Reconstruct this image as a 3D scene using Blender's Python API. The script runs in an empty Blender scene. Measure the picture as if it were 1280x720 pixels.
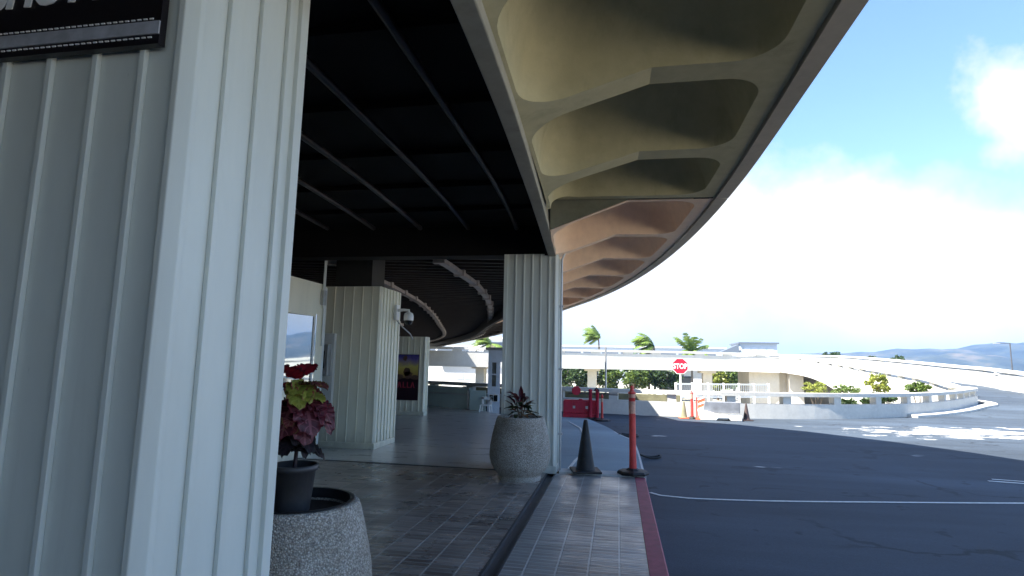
import bpy, bmesh, math, random
from math import sin, cos, pi, radians as R, sqrt, atan2, hypot
from mathutils import Vector, Matrix
random.seed(7)
S = bpy.context.scene
COL = S.collection

# ------------------------------------------------------------------ materials
MATS = {}
def newmat(name):
    m = bpy.data.materials.new(name); m.use_nodes = True
    nt = m.node_tree; b = nt.nodes['Principled BSDF']
    return m, nt, b
def nd(nt, t, **kw):
    n = nt.nodes.new(t)
    for k, v in kw.items():
        if k in n.inputs: n.inputs[k].default_value = v
        else: setattr(n, k, v)
    return n
def ramp(nt, fac, stops):
    r = nt.nodes.new('ShaderNodeValToRGB'); e = r.color_ramp.elements
    while len(e) > 1: e.remove(e[0])
    for i, (p, c) in enumerate(stops):
        if i == 0: e[0].position = p; el = e[0]
        else: el = e.new(p)
        el.color = (*c, 1) if len(c) == 3 else c
    nt.links.new(fac, r.inputs[0]); return r
def mix(nt, fac, a, b, mode='MIX'):
    n = nt.nodes.new('ShaderNodeMix'); n.data_type = 'RGBA'; n.blend_type = mode
    for s, v in ((n.inputs[0], fac), (n.inputs[6], a), (n.inputs[7], b)):
        if hasattr(v, 'links'): nt.links.new(v, s)
        elif isinstance(v, (int, float)): s.default_value = v
        else: s.default_value = (*v, 1)
    return n.outputs[2]
def math_(nt, op, a, b=None, c=None, clamp=False):
    n = nt.nodes.new('ShaderNodeMath'); n.operation = op; n.use_clamp = clamp
    for i, v in enumerate((a, b, c)):
        if v is None: continue
        if hasattr(v, 'links'): nt.links.new(v, n.inputs[i])
        else: n.inputs[i].default_value = v
    return n.outputs[0]
def pos(nt):
    return nt.nodes.new('ShaderNodeNewGeometry').outputs['Position']
def objco(nt):
    return nt.nodes.new('ShaderNodeTexCoord').outputs['Object']
def noise(nt, co, scale, detail=4, rough=.55, stretch=None):
    if stretch:
        mp = nt.nodes.new('ShaderNodeMapping'); mp.inputs['Scale'].default_value = stretch
        nt.links.new(co, mp.inputs[0]); co = mp.outputs[0]
    n = nd(nt, 'ShaderNodeTexNoise', Scale=scale, Detail=detail, Roughness=rough)
    nt.links.new(co, n.inputs['Vector']); return n.outputs['Fac']
def bump(nt, b, h, strength=.3, dist=.01):
    n = nd(nt, 'ShaderNodeBump', Strength=strength, Distance=dist)
    nt.links.new(h, n.inputs['Height']); nt.links.new(n.outputs[0], b.inputs['Normal'])
def simple(name, col, rough=.6, var=.12, scale=6, bmp=.1, spec=.4, metal=0, stretch=None, bscale=60, wear=0, wearc=(.1, .08, .07)):
    m, nt, b = newmat(name); co = objco(nt)
    f = noise(nt, co, scale, 5, .6, stretch)
    lo = tuple(c*(1-var) for c in col); hi = tuple(min(1, c*(1+var)) for c in col)
    r = ramp(nt, f, [(.3, lo), (.7, hi)])
    c = r.outputs[0]
    if wear:
        wm = ramp(nt, noise(nt, co, 11, 6, .75), [(.56, (0, 0, 0)), (.68, (1, 1, 1))])
        c = mix(nt, math_(nt, 'MULTIPLY', wm.outputs[0], wear), c, wearc)
    nt.links.new(c, b.inputs['Base Color'])
    b.inputs['Roughness'].default_value = rough; b.inputs['Specular IOR Level'].default_value = spec
    b.inputs['Metallic'].default_value = metal
    if bmp: bump(nt, b, noise(nt, co, bscale, 3), bmp, .004)
    MATS[name] = m; return m

def batten_paint(name, col):
    m, nt, b = newmat(name); co = pos(nt)
    f = noise(nt, co, 1.6, 6, .65, (1, 1, .25))
    r = ramp(nt, f, [(.3, tuple(c*.86 for c in col)), (.68, tuple(min(1, c*1.07) for c in col))])
    # scuffs and specks
    s = noise(nt, co, 22, 5, .7, (1, 1, .35)); sm = ramp(nt, s, [(.69, (0, 0, 0)), (.74, (1, 1, 1))])
    c = mix(nt, math_(nt, 'MULTIPLY', sm.outputs[0], .35), r.outputs[0], tuple(x*.45 for x in col))
    sep = nt.nodes.new('ShaderNodeSeparateXYZ'); nt.links.new(co, sep.inputs[0])
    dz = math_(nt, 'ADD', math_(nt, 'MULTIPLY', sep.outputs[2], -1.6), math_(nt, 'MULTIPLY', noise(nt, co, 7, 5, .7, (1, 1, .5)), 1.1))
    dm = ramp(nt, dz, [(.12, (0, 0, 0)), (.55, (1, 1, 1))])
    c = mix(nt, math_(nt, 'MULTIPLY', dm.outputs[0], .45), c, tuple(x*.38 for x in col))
    rn = ramp(nt, noise(nt, co, 5, 5, .7, (2.2, 2.2, .12)), [(.60, (0, 0, 0)), (.78, (1, 1, 1))])
    c = mix(nt, math_(nt, 'MULTIPLY', rn.outputs[0], .22), c, tuple(x*.55 for x in col))
    nt.links.new(c, b.inputs['Base Color'])
    b.inputs['Roughness'].default_value = .45
    bump(nt, b, noise(nt, co, 45, 4, .6, (1, 1, .2)), .12, .003)
    MATS[name] = m
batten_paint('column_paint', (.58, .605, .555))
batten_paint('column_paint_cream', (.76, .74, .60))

def p_(co, nt): return co
def concrete(name, col, stain=.35, rough=.85):
    m, nt, b = newmat(name); co = pos(nt)
    f = noise(nt, co, .9, 7, .65); g = noise(nt, co, 9, 5, .6)
    r = ramp(nt, f, [(.28, tuple(c*(1-stain) for c in col)), (.5, col), (.75, tuple(min(1, c*1.12) for c in col))])
    c = mix(nt, .25, r.outputs[0], ramp(nt, g, [(.3, tuple(x*.7 for x in col)), (.7, tuple(min(1, x*1.2) for x in col))]).outputs[0])
    st = ramp(nt, noise(nt, p_(co, nt), 2.2, 6, .7, (1.5, 1.5, .35)), [(.56, (0, 0, 0)), (.72, (1, 1, 1))])
    c = mix(nt, math_(nt, 'MULTIPLY', st.outputs[0], min(1, stain*1.7)), c, tuple(x*.5 for x in col))
    nt.links.new(c, b.inputs['Base Color']); b.inputs['Roughness'].default_value = rough
    b.inputs['Specular IOR Level'].default_value = .25
    bump(nt, b, noise(nt, co, 40, 5), .2, .005)
    MATS[name] = m; return m
concrete('canopy_concrete', (.47, .43, .27), .25)
concrete('rim_concrete', (.50, .45, .36), .25)
concrete('canopy_pink', (.90, .66, .48), .10)
concrete('girder_concrete', (.34, .32, .26), .25)
concrete('stained_concrete', (.20, .20, .15), .6)
concrete('white_concrete', (.55, .535, .49), .12)
concrete('bridge_concrete', (.66, .61, .52), .12)
concrete('bounce_concrete', (.66, .60, .48), .1)
concrete('pavement_concrete', (.5, .48, .44), .15)
concrete('threshold_concrete', (.5, .5, .48), .3)

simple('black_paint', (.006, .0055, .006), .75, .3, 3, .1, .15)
simple('joist_paint', (.030, .023, .022), .3, .8, 2.5, .2, .35)
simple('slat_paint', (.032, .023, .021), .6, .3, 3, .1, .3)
simple('conduit_paint', (.42, .36, .33), .5, .3, 8, .2)
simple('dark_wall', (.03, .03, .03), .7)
simple('frame_paint', (.62, .64, .62), .4, .06)
simple('white_paint', (.78, .78, .76), .45, .05)
simple('white_plastic', (.80, .80, .78), .4, .05)
simple('bluish_plastic', (.60, .66, .74), .35, .1)
simple('grey_plastic', (.17, .18, .20), .4, .25, 4, .1)
simple('grey_metal', (.40, .41, .42), .4, .1, 10, .05, .5, .6)
simple('dark_metal', (.06, .06, .065), .45)
simple('black_rubber', (.014, .013, .013), .6, .3, 12, .2, wear=.5, wearc=(.05, .045, .04))
simple('black_plastic', (.015, .015, .017), .4, .2)
simple('pot_plastic', (.05, .05, .054), .45, .25, 6, .1, wear=.4, wearc=(.11, .10, .09))
simple('brown_plastic', (.05, .032, .028), .45, .2)
simple('orange_plastic', (.62, .06, .05), .45, .2, 7, .1, wear=.4, wearc=(.25, .10, .08))
simple('orange_faded', (.70, .14, .06), .5, .25, 9, .2)
simple('reflective_band', (.55, .28, .20), .35, .3, 25)
simple('red_plastic', (.48, .022, .05), .45, .2, 5, wear=.3, wearc=(.28, .08, .09))
simple('stop_red', (.58, .01, .03), .4, .05)
simple('sign_black', (.010, .008, .010), .4, .2)
simple('sign_white', (.72, .72, .70), .5, .06)
simple('sign_silver', (.45, .46, .50), .35, .2, 20, .1, .5, .3)
simple('screen_black', (.01, .01, .012), .15, .1, 5, 0)
simple('soil', (.03, .02, .014), .95, .4, 40, .8)
simple('bark', (.16, .12, .085), .9, .3, 12, .8)
simple('palm_bark', (.24, .20, .16), .9, .25, 10, .6)
simple('stem_green', (.07, .10, .03), .6)
simple('building_white', (.70, .69, .67), .7, .06)
simple('building_grey', (.38, .43, .50), .6, .1)
simple('building_slate', (.10, .12, .15), .5, .15)
simple('building_beige', (.60, .50, .42), .7, .08)
simple('garage_dark', (.03, .035, .04), .4)
simple('guard_green', (.36, .44, .42), .5, .12, 2)
simple('olive_bank', (.19, .18, .11), .9, .3, 3)
simple('curb_red', (.30, .055, .08), .65, .25, 8, .3, wear=.6, wearc=(.16, .12, .12))
simple('poster_dark', (.02, .008, .014), .35)
simple('poster_red', (.33, .03, .06), .4)
simple('poster_purple', (.08, .05, .20), .4, .4, 4)
simple('poster_cloud', (.12, .07, .05), .4, .4, 9)
simple('pale_line', (.62, .62, .60), .6, .2, 20)

def leafmat(name, a, bcol, scale=14, rough=.45, trans=.25):
    m, nt, b = newmat(name); co = objco(nt)
    f = noise(nt, co, scale, 4, .6)
    r = ramp(nt, f, [(.32, a), (.66, bcol)])
    nt.links.new(r.outputs[0], b.inputs['Base Color']); b.inputs['Roughness'].default_value = rough
    if trans:
        t = nt.nodes.new('ShaderNodeBsdfTranslucent'); nt.links.new(r.outputs[0], t.inputs[0])
        ms = nt.nodes.new('ShaderNodeMixShader'); ms.inputs[0].default_value = trans
        out = nt.nodes['Material Output']
        nt.links.new(b.outputs[0], ms.inputs[1]); nt.links.new(t.outputs[0], ms.inputs[2]); nt.links.new(ms.outputs[0], out.inputs[0])
    MATS[name] = m
leafmat('leaf_dark', (.020, .045, .012), (.05, .085, .02), 2)
leafmat('leaf_mid', (.055, .10, .018), (.12, .17, .03), 2)
leafmat('leaf_light', (.16, .21, .025), (.26, .27, .05), 2)
leafmat('palm_leaf', (.10, .17, .03), (.20, .27, .05), 1.5)
leafmat('palm_leaf_dry', (.10, .10, .05), (.16, .14, .08), 1.5)
def veined(name, base, vein, edge, nv=6.5, edge_at=.82, vw=.22):
    m, nt, b = newmat(name)
    a = nt.nodes.new('ShaderNodeAttribute'); a.attribute_name = 'leafuv'
    sp_ = nt.nodes.new('ShaderNodeSeparateColor'); nt.links.new(a.outputs['Color'], sp_.inputs[0])
    t, q = sp_.outputs[0], sp_.outputs[1]
    co = objco(nt); n = noise(nt, co, 30, 5, .65)
    fr = math_(nt, 'FRACT', math_(nt, 'SUBTRACT', math_(nt, 'ADD', math_(nt, 'MULTIPLY', t, nv), math_(nt, 'MULTIPLY', n, .25)), math_(nt, 'MULTIPLY', q, 1.5)))
    v1 = math_(nt, 'LESS_THAN', math_(nt, 'ABSOLUTE', math_(nt, 'SUBTRACT', fr, .5)), vw*.5)
    v2 = math_(nt, 'LESS_THAN', q, .09); v = math_(nt, 'MAXIMUM', v1, v2)
    c0 = ramp(nt, n, [(.3, tuple(x*.55 for x in base)), (.7, tuple(min(1, x*1.35) for x in base))])
    c = mix(nt, math_(nt, 'MULTIPLY', v, .75), c0.outputs[0], vein)
    e = ramp(nt, math_(nt, 'ADD', q, math_(nt, 'MULTIPLY', math_(nt, 'SUBTRACT', n, .5), .5)), [(edge_at, (0, 0, 0)), (edge_at+.06, (1, 1, 1))])
    c = mix(nt, e.outputs[0], c, edge)
    nt.links.new(c, b.inputs['Base Color']); b.inputs['Roughness'].default_value = .5
    bump(nt, b, v, -.4, .004)
    tr = nt.nodes.new('ShaderNodeBsdfTranslucent'); nt.links.new(c, tr.inputs[0])
    ms = nt.nodes.new('ShaderNodeMixShader'); ms.inputs[0].default_value = .25
    nt.links.new(b.outputs[0], ms.inputs[1]); nt.links.new(tr.outputs[0], ms.inputs[2]); nt.links.new(ms.outputs[0], nt.nodes['Material Output'].inputs[0])
    MATS[name] = m
veined('coleus_red', (.36, .015, .03), (.16, .012, .02), (.12, .01, .02))
veined('coleus_pink', (.25, .05, .055), (.40, .16, .13), (.20, .15, .04))
veined('coleus_green', (.26, .27, .04), (.36, .36, .08), (.26, .04, .04), edge_at=.9)
veined('coleus_purple', (.085, .010, .018), (.24, .07, .085), (.13, .014, .025), nv=8, vw=.16)
veined('coleus_dark', (.02, .016, .02), (.05, .03, .04), (.03, .03, .02))
leafmat('croton_red', (.14, .02, .02), (.05, .012, .02), 20, .35)
leafmat('croton_pale', (.40, .28, .14), (.22, .05, .03), 25, .35)
leafmat('croton_green', (.015, .03, .012), (.04, .06, .015), 20, .35)

def aggregate():
    m, nt, b = newmat('exposed_aggregate'); co = objco(nt)
    v = nd(nt, 'ShaderNodeTexVoronoi', Scale=110); nt.links.new(co, v.inputs['Vector'])
    r = ramp(nt, v.outputs['Color'], [(0, (.27, .23, .19)), (.35, (.47, .43, .38)), (.7, (.60, .56, .50)), (1, (.75, .71, .66))])
    e = ramp(nt, v.outputs['Distance'], [(.35, (1, 1, 1)), (.7, (.55, .55, .55))])
    c = mix(nt, 1, r.outputs[0], e.outputs[0], 'MULTIPLY')
    dirt = ramp(nt, noise(nt, co, 4, 5), [(.35, (.72, .70, .66)), (.65, (1, 1, 1))])
    c = mix(nt, 1, c, dirt.outputs[0], 'MULTIPLY')
    nt.links.new(c, b.inputs['Base Color']); b.inputs['Roughness'].default_value = .8
    h = math_(nt, 'SUBTRACT', 1, v.outputs['Distance']); bump(nt, b, h, .8, .012)
    MATS['exposed_aggregate'] = m
aggregate()

def tile_mat(name, bw, bh, c1, c2, grout, rlo, rhi, off=(0, 0)):
    m, nt, b = newmat(name); p = pos(nt)
    mp = nt.nodes.new('ShaderNodeMapping'); mp.inputs['Location'].default_value = (off[0], off[1], 0)
    nt.links.new(p, mp.inputs[0])
    br = nd(nt, 'ShaderNodeTexBrick', Scale=1.0)
    br.offset = 0; br.inputs['Mortar Size'].default_value = .0085; br.inputs['Mortar Smooth'].default_value = .3
    br.inputs['Brick Width'].default_value = bw; br.inputs['Row Height'].default_value = bh
    br.inputs['Color1'].default_value = (*c1, 1); br.inputs['Color2'].default_value = (*c2, 1); br.inputs['Mortar'].default_value = (*grout, 1)
    nt.links.new(mp.outputs[0], br.inputs['Vector'])
    d = ramp(nt, noise(nt, p, 1.3, 6, .65), [(.3, (.55, .55, .55)), (.7, (1.15, 1.15, 1.15))])
    c = mix(nt, 1, br.outputs['Color'], d.outputs[0], 'MULTIPLY')
    nt.links.new(c, b.inputs['Base Color'])
    w = ramp(nt, noise(nt, p, 2.2, 5, .6), [(.35, (rlo,)*3), (.7, (rhi,)*3)])
    nt.links.new(w.outputs[0], b.inputs['Roughness']); b.inputs['Specular IOR Level'].default_value = .5
    h = math_(nt, 'ADD', math_(nt, 'MULTIPLY', math_(nt, 'SUBTRACT', 1, br.outputs['Fac']), .6), math_(nt, 'MULTIPLY', noise(nt, p, 6, 2, .5, (.6, 2.2, 1)), 1.1))
    bump(nt, b, h, .8, .008); b.inputs['Specular IOR Level'].default_value = .8
    MATS[name] = m
tile_mat('paver_tile', .228, .074, (.19, .145, .12), (.44, .355, .30), (.42, .40, .38), .22, .42, (.0, 0))  # wide contrast between tile colours stands in for reflections along the rows
tile_mat('paver_tile_pale', .228, .074, (.22, .20, .19), (.34, .32, .30), (.44, .44, .43), .3, .5, (-.01, 0))
def polished():
    m, nt, b = newmat('polished_floor'); p = pos(nt)
    r = ramp(nt, noise(nt, p, .7, 7, .6, (1, 2.4, 1)), [(.3, (.46, .43, .40)), (.7, (.62, .59, .56))])
    st = ramp(nt, noise(nt, p, 2.0, 6, .7), [(.60, (0, 0, 0)), (.75, (1, 1, 1))])
    c = mix(nt, math_(nt, 'MULTIPLY', st.outputs[0], .2), r.outputs[0], (.5, .49, .47))
    nt.links.new(c, b.inputs['Base Color'])
    w = ramp(nt, noise(nt, p, 1.6, 5, .6, (1, 3, 1)), [(.3, (.22,)*3), (.7, (.45,)*3)])
    nt.links.new(w.outputs[0], b.inputs['Roughness'])
    bump(nt, b, noise(nt, p, 3, 4, .6, (.3, 4.5, 1)), 1.0, .014); b.inputs['Specular IOR Level'].default_value = 1.0
    b.inputs['Coat Weight'].default_value = .8; b.inputs['Coat Roughness'].default_value = .28; b.inputs['Coat IOR'].default_value = 1.7
    MATS['polished_floor'] = m
polished()

def asphalt(name, base, worn=False):
    m, nt, b = newmat(name); p = pos(nt)
    big = noise(nt, p, .18, 6, .6, (.5, 1.6, 1)); fine = noise(nt, p, 70, 3, .7)
    r = ramp(nt, big, [(.3, tuple(c*.68 for c in base)), (.7, tuple(c*1.32 for c in base))])
    g = ramp(nt, fine, [(.35, (.6, .6, .6)), (.7, (1.5, 1.5, 1.5))])
    c = mix(nt, .6, r.outputs[0], g.outputs[0], 'MULTIPLY')
    c = mix(nt, .6, r.outputs[0], c)
    # oil patches and tyre polish
    o = ramp(nt, noise(nt, p, .9, 5, .6, (.6, 1.8, 1)), [(.62, (0, 0, 0)), (.72, (1, 1, 1))])
    c = mix(nt, math_(nt, 'MULTIPLY', o.outputs[0], .35), c, tuple(x*.55 for x in base))
    if worn:
        vo = nd(nt, 'ShaderNodeTexVoronoi', Scale=.42); vo.feature = 'DISTANCE_TO_EDGE'
        wv = nt.nodes.new('ShaderNodeVectorMath'); wv.operation = 'ADD'; nt.links.new(p, wv.inputs[0])
        nz = nd(nt, 'ShaderNodeTexNoise', Scale=1.6, Detail=5); nt.links.new(p, nz.inputs['Vector']); nt.links.new(nz.outputs['Color'], wv.inputs[1]); nt.links.new(wv.outputs[0], vo.inputs['Vector'])
        ck = ramp(nt, vo.outputs['Distance'], [(.006, (1, 1, 1)), (.02, (0, 0, 0))])
        ckm = math_(nt, 'MULTIPLY', ck.outputs[0], ramp(nt, noise(nt, p, .5, 3), [(.48, (0, 0, 0)), (.6, (1, 1, 1))]).outputs[0])
        c = mix(nt, math_(nt, 'MULTIPLY', ckm, .9), c, tuple(x*.35 for x in base))
        pt = nd(nt, 'ShaderNodeTexVoronoi', Scale=.16); nt.links.new(p, pt.inputs['Vector'])
        pv = ramp(nt, pt.outputs['Color'], [(.2, (.82, .82, .82)), (.5, (1, 1, 1)), (.8, (1.22, 1.2, 1.16))]); c = mix(nt, .8, c, mix(nt, 1, c, pv.outputs[0], 'MULTIPLY'))
        tr = noise(nt, p, .55, 5, .6, (.35, 2.2, 1)); tv_ = ramp(nt, tr, [(.35, (.8, .8, .8)), (.65, (1.2, 1.2, 1.2))]); c = mix(nt, 1, c, tv_.outputs[0], 'MULTIPLY')
        dr = ramp(nt, noise(nt, p, 3.5, 2), [(.67, (0, 0, 0)), (.72, (1, 1, 1))]); c = mix(nt, math_(nt, 'MULTIPLY', dr.outputs[0], .75), c, tuple(x*.4 for x in base))
        sep = nt.nodes.new('ShaderNodeSeparateXYZ'); nt.links.new(p, sep.inputs[0])
        # a broad patch of half worn-off white lane paint before the bend
        ax = math_(nt, 'DIVIDE', math_(nt, 'SUBTRACT', sep.outputs[0], 9.6), 4.4)
        ay = math_(nt, 'DIVIDE', math_(nt, 'SUBTRACT', math_(nt, 'SUBTRACT', sep.outputs[1], math_(nt, 'MULTIPLY', sep.outputs[0], .25)), 15.2), 1.9)
        d2 = math_(nt, 'ADD', math_(nt, 'MULTIPLY', ax, ax), math_(nt, 'MULTIPLY', ay, ay))
        n2 = noise(nt, p, 1.7, 7, .7, (.55, 1.5, 1))
        v = math_(nt, 'SUBTRACT', n2, math_(nt, 'MULTIPLY', d2, .16))
        mk = ramp(nt, v, [(.47, (0, 0, 0)), (.50, (1, 1, 1))])
        # scattered chips of paint over the rest of the road
        n3 = noise(nt, p, .75, 4, .5, (.55, 1.5, 1)); mk3 = ramp(nt, n3, [(.685, (0, 0, 0)), (.70, (1, 1, 1))])
        mm = math_(nt, 'MAXIMUM', mk.outputs[0], mk3.outputs[0])
        c = mix(nt, mm, c, (.62, .61, .57))
    nt.links.new(c, b.inputs['Base Color']); b.inputs['Roughness'].default_value = .8
    b.inputs['Specular IOR Level'].default_value = .3
    bump(nt, b, fine, .5, .006)
    MATS[name] = m
asphalt('asphalt', (.043, .058, .078), True)
asphalt('asphalt_ramp', (.25, .32, .36))

def ground_mat():
    m, nt, b = newmat('ground_mat'); p = pos(nt)
    r = ramp(nt, noise(nt, p, .05, 6), [(.35, (.10, .11, .05)), (.5, (.32, .30, .25)), (.65, (.45, .43, .38))])
    nt.links.new(r.outputs[0], b.inputs['Base Color']); b.inputs['Roughness'].default_value = .9
    MATS['ground_mat'] = m
ground_mat()
def hill_mat():
    m, nt, b = newmat('hill_mat'); p = pos(nt)
    r = ramp(nt, noise(nt, p, .012, 8, .65), [(.38, (.008, .016, .018)), (.52, (.03, .04, .034)), (.64, (.10, .085, .065))])
    nt.links.new(r.outputs[0], b.inputs['Base Color']); b.inputs['Roughness'].default_value = .95
    MATS['hill_mat'] = m
hill_mat()
def glass_mat():
    m, nt, b = newmat('mirror_glass')
    b.inputs['Base Color'].default_value = (.42, .46, .48, 1); b.inputs['Metallic'].default_value = .9
    w = noise(nt, objco(nt), 3, 2); bump(nt, b, w, .015, .01)
    b.inputs['Roughness'].default_value = .03
    MATS['mirror_glass'] = m
    m, nt, b = newmat('dark_glass')
    r = ramp(nt, noise(nt, objco(nt), 2, 2), [(.3, (.02, .025, .03)), (.7, (.06, .07, .08))])
    nt.links.new(r.outputs[0], b.inputs['Base Color']); b.inputs['Roughness'].default_value = .08
    MATS['dark_glass'] = m
glass_mat()
def poster_glow():
    # printed picture: purple upper sky over a yellow glow (a printed print, not light)
    m, nt, b = newmat('poster_print'); co = objco(nt)
    sep = nt.nodes.new('ShaderNodeSeparateXYZ'); nt.links.new(co, sep.inputs[0])
    n = noise(nt, co, 5, 4)
    z = math_(nt, 'ADD', sep.outputs[2], math_(nt, 'MULTIPLY', math_(nt, 'SUBTRACT', n, .5), .35))
    mr = nt.nodes.new('ShaderNodeMapRange'); mr.inputs[1].default_value = .55; mr.inputs[2].default_value = 1.25
    nt.links.new(z, mr.inputs[0])
    r = ramp(nt, mr.outputs[0], [(0, (.05, .02, .02)), (.2, (.40, .25, .06)), (.5, (.55, .48, .12)), (.68, (.30, .24, .22)), (.85, (.13, .10, .32)), (1, (.06, .05, .22))])
    nt.links.new(r.outputs[0], b.inputs['Base Color']); b.inputs['Roughness'].default_value = .35
    MATS['poster_print'] = m
poster_glow()

# ------------------------------------------------------------------ mesh helpers
class MB:
    def __init__(s): s.v = []; s.f = []; s.sm = []; s.uv = None
    def add(s, verts, faces, smooth=False):
        o = len(s.v); s.v += [tuple(v) for v in verts]
        for f in faces: s.f.append(tuple(i+o for i in f)); s.sm.append(smooth)
        return s
    def box(s, x0, x1, y0, y1, z0, z1, rot=0, c=None, tilt=None):
        vs = [Vector((x, y, z)) for z in (z0, z1) for y in (y0, y1) for x in (x0, x1)]
        if rot or tilt:
            c = Vector(c) if c else Vector(((x0+x1)/2, (y0+y1)/2, (z0+z1)/2))
            M = Matrix.Rotation(rot, 3, 'Z')
            if tilt: M = M @ Matrix.Rotation(tilt[0], 3, tilt[1])
            vs = [M @ (v-c)+c for v in vs]
        return s.add(vs, [(0, 2, 3, 1), (4, 5, 7, 6), (0, 1, 5, 4), (2, 6, 7, 3), (0, 4, 6, 2), (1, 3, 7, 5)])
    def bar(s, a, b, w, h=None, up=(0, 0, 1)):
        a = Vector(a); b = Vector(b); h = h or w; d = (b-a).normalized(); u = Vector(up)
        if abs(d.dot(u)) > .99: u = Vector((1, 0, 0))
        r = d.cross(u).normalized(); u = r.cross(d)
        vs = [p+r*(w/2*i)+u*(h/2*j) for p in (a, b) for i, j in ((-1, -1), (1, -1), (1, 1), (-1, 1))]
        return s.add(vs, [(3, 2, 1, 0), (4, 5, 6, 7), (0, 1, 5, 4), (1, 2, 6, 5), (2, 3, 7, 6), (3, 0, 4, 7)])
    def tube(s, pts, rad, n=8, caps=True, smooth=True):
        pts = [Vector(p) for p in pts]; rs = rad if isinstance(rad, (list, tuple)) else [rad]*len(pts)
        rings = []; prev = None
        for i, p in enumerate(pts):
            d = (pts[min(i+1, len(pts)-1)]-pts[max(i-1, 0)]).normalized()
            if prev is None:
                u = Vector((0, 0, 1)) if abs(d.z) < .9 else Vector((1, 0, 0))
                r = d.cross(u).normalized()
            else:
                r = (prev-d*prev.dot(d)).normalized()
            prev = r; u = r.cross(d)
            rings.append([p+(r*cos(2*pi*k/n)+u*sin(2*pi*k/n))*rs[i] for k in range(n)])
        vs = [v for rg in rings for v in rg]; fs = []
        for i in range(len(pts)-1):
            for k in range(n): fs.append((i*n+k, i*n+(k+1) % n, (i+1)*n+(k+1) % n, (i+1)*n+k))
        s.add(vs, fs, smooth)
        if caps:
            s.add(rings[0], [tuple(range(n))[::-1]]); s.add(rings[-1], [tuple(range(n))])
        return s
    def lathe(s, prof, n=32, c=(0, 0), smooth=True, cap=(True, True)):
        vs = []; fs = []
        for r, z in prof:
            for k in range(n): vs.append((c[0]+r*cos(2*pi*k/n), c[1]+r*sin(2*pi*k/n), z))
        m = len(prof)
        for i in range(m-1):
            for k in range(n): fs.append((i*n+k, i*n+(k+1) % n, (i+1)*n+(k+1) % n, (i+1)*n+k))
        s.add(vs, fs, smooth)
        if cap[0]: s.add(vs[:n], [tuple(range(n))[::-1]])
        if cap[1]: s.add(vs[-n:], [tuple(range(n))])
        return s
    def prism(s, poly, z0, z1):
        n = len(poly)
        vs = [(x, y, z0) for x, y in poly]+[(x, y, z1) for x, y in poly]
        fs = [tuple(range(n))[::-1], tuple(range(n, 2*n))]+[(i, (i+1) % n, n+(i+1) % n, n+i) for i in range(n)]
        return s.add(vs, fs)
    def prism_y(s, poly, y0, y1):       # polygon in x,z extruded along y
        n = len(poly)
        vs = [(x, y0, z) for x, z in poly]+[(x, y1, z) for x, z in poly]
        fs = [tuple(range(n)), tuple(range(n, 2*n))[::-1]]+[(i, n+i, n+(i+1) % n, (i+1) % n) for i in range(n)]
        return s.add(vs, fs)
    def sweep(s, path, prof, smooth=False):
        """path of (x,y,z); prof closed list of (offset to the right, height)."""
        P = [Vector(p) if len(p) == 3 else Vector((*p, 0)) for p in path]; nn = path_normals(P)
        m = len(prof); vs = []
        for p, n in zip(P, nn):
            for o, h in prof: vs.append((p.x+n[0]*o, p.y+n[1]*o, p.z+h))
        fs = []
        for i in range(len(P)-1):
            for k in range(m): fs.append((i*m+k, i*m+(k+1) % m, (i+1)*m+(k+1) % m, (i+1)*m+k))
        fs.append(tuple(range(m))[::-1]); fs.append(tuple(range((len(P)-1)*m, len(P)*m)))
        return s.add(vs, fs, smooth)
    def build(s, name, mat, parent=None, world=True, bevel=0):
        me = bpy.data.meshes.new(name)
        off = Vector((0, 0, 0))
        if parent is not None and world: off = Vector(wloc(parent))
        me.from_pydata([(x-off.x, y-off.y, z-off.z) for x, y, z in s.v], [], s.f)
        me.polygons.foreach_set('use_smooth', s.sm)
        if s.uv:
            at = me.attributes.new('leafuv', 'FLOAT_COLOR', 'POINT')
            for i_, (a_, b_) in enumerate(s.uv): at.data[i_].color = (a_, b_, 0, 1)
        mats = mat if isinstance(mat, list) else [mat]
        for q in mats: me.materials.append(MATS[q])
        bm = bmesh.new(); bm.from_mesh(me); bmesh.ops.recalc_face_normals(bm, faces=bm.faces); bm.to_mesh(me); bm.free()
        o = bpy.data.objects.new(name, me); COL.objects.link(o)
        if parent is not None: o.parent = parent
        if bevel:
            b = o.modifiers.new('bevel', 'BEVEL'); b.width = bevel; b.segments = 2; b.limit_method = 'ANGLE'; b.angle_limit = R(40)
        return o
def wloc(o):
    v = Vector(o.location)
    while o.parent: o = o.parent; v += Vector(o.location)
    return v
def path_normals(P):
    nn = []
    for i in range(len(P)):
        a = P[max(i-1, 0)]; b = P[min(i+1, len(P)-1)]
        dx, dy = b.x-a.x, b.y-a.y; l = hypot(dx, dy) or 1
        nn.append((dy/l, -dx/l))
    return nn
def smooth_path(pts, step=.5):
    """Catmull-Rom resampling of a polyline (2D or 3D)."""
    P = [Vector(p) if len(p) == 3 else Vector((*p, 0)) for p in pts]; out = []
    for i in range(len(P)-1):
        p0 = P[i-1] if i else P[0]*2-P[1]; p1 = P[i]; p2 = P[i+1]; p3 = P[i+2] if i+2 < len(P) else P[-1]*2-P[-2]
        n = max(1, int((p2-p1).length/step))
        for k in range(n):
            t = k/n
            out.append(.5*((2*p1)+(p2-p0)*t+(2*p0-5*p1+4*p2-p3)*t*t+(3*p1-p0-3*p2+p3)*t**3))
    out.append(P[-1]); return out
def tag(o, label=None, cat=None, group=None, kind=None):
    if label: o['label'] = label
    if cat: o['category'] = cat
    if group: o['group'] = group
    if kind: o['kind'] = kind
    return o
def thing(name, label, cat, loc=(0, 0, 0), group=None):
    o = bpy.data.objects.new(name, None); o.empty_display_size = .2; COL.objects.link(o); o.location = loc
    return tag(o, label, cat, group)
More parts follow.
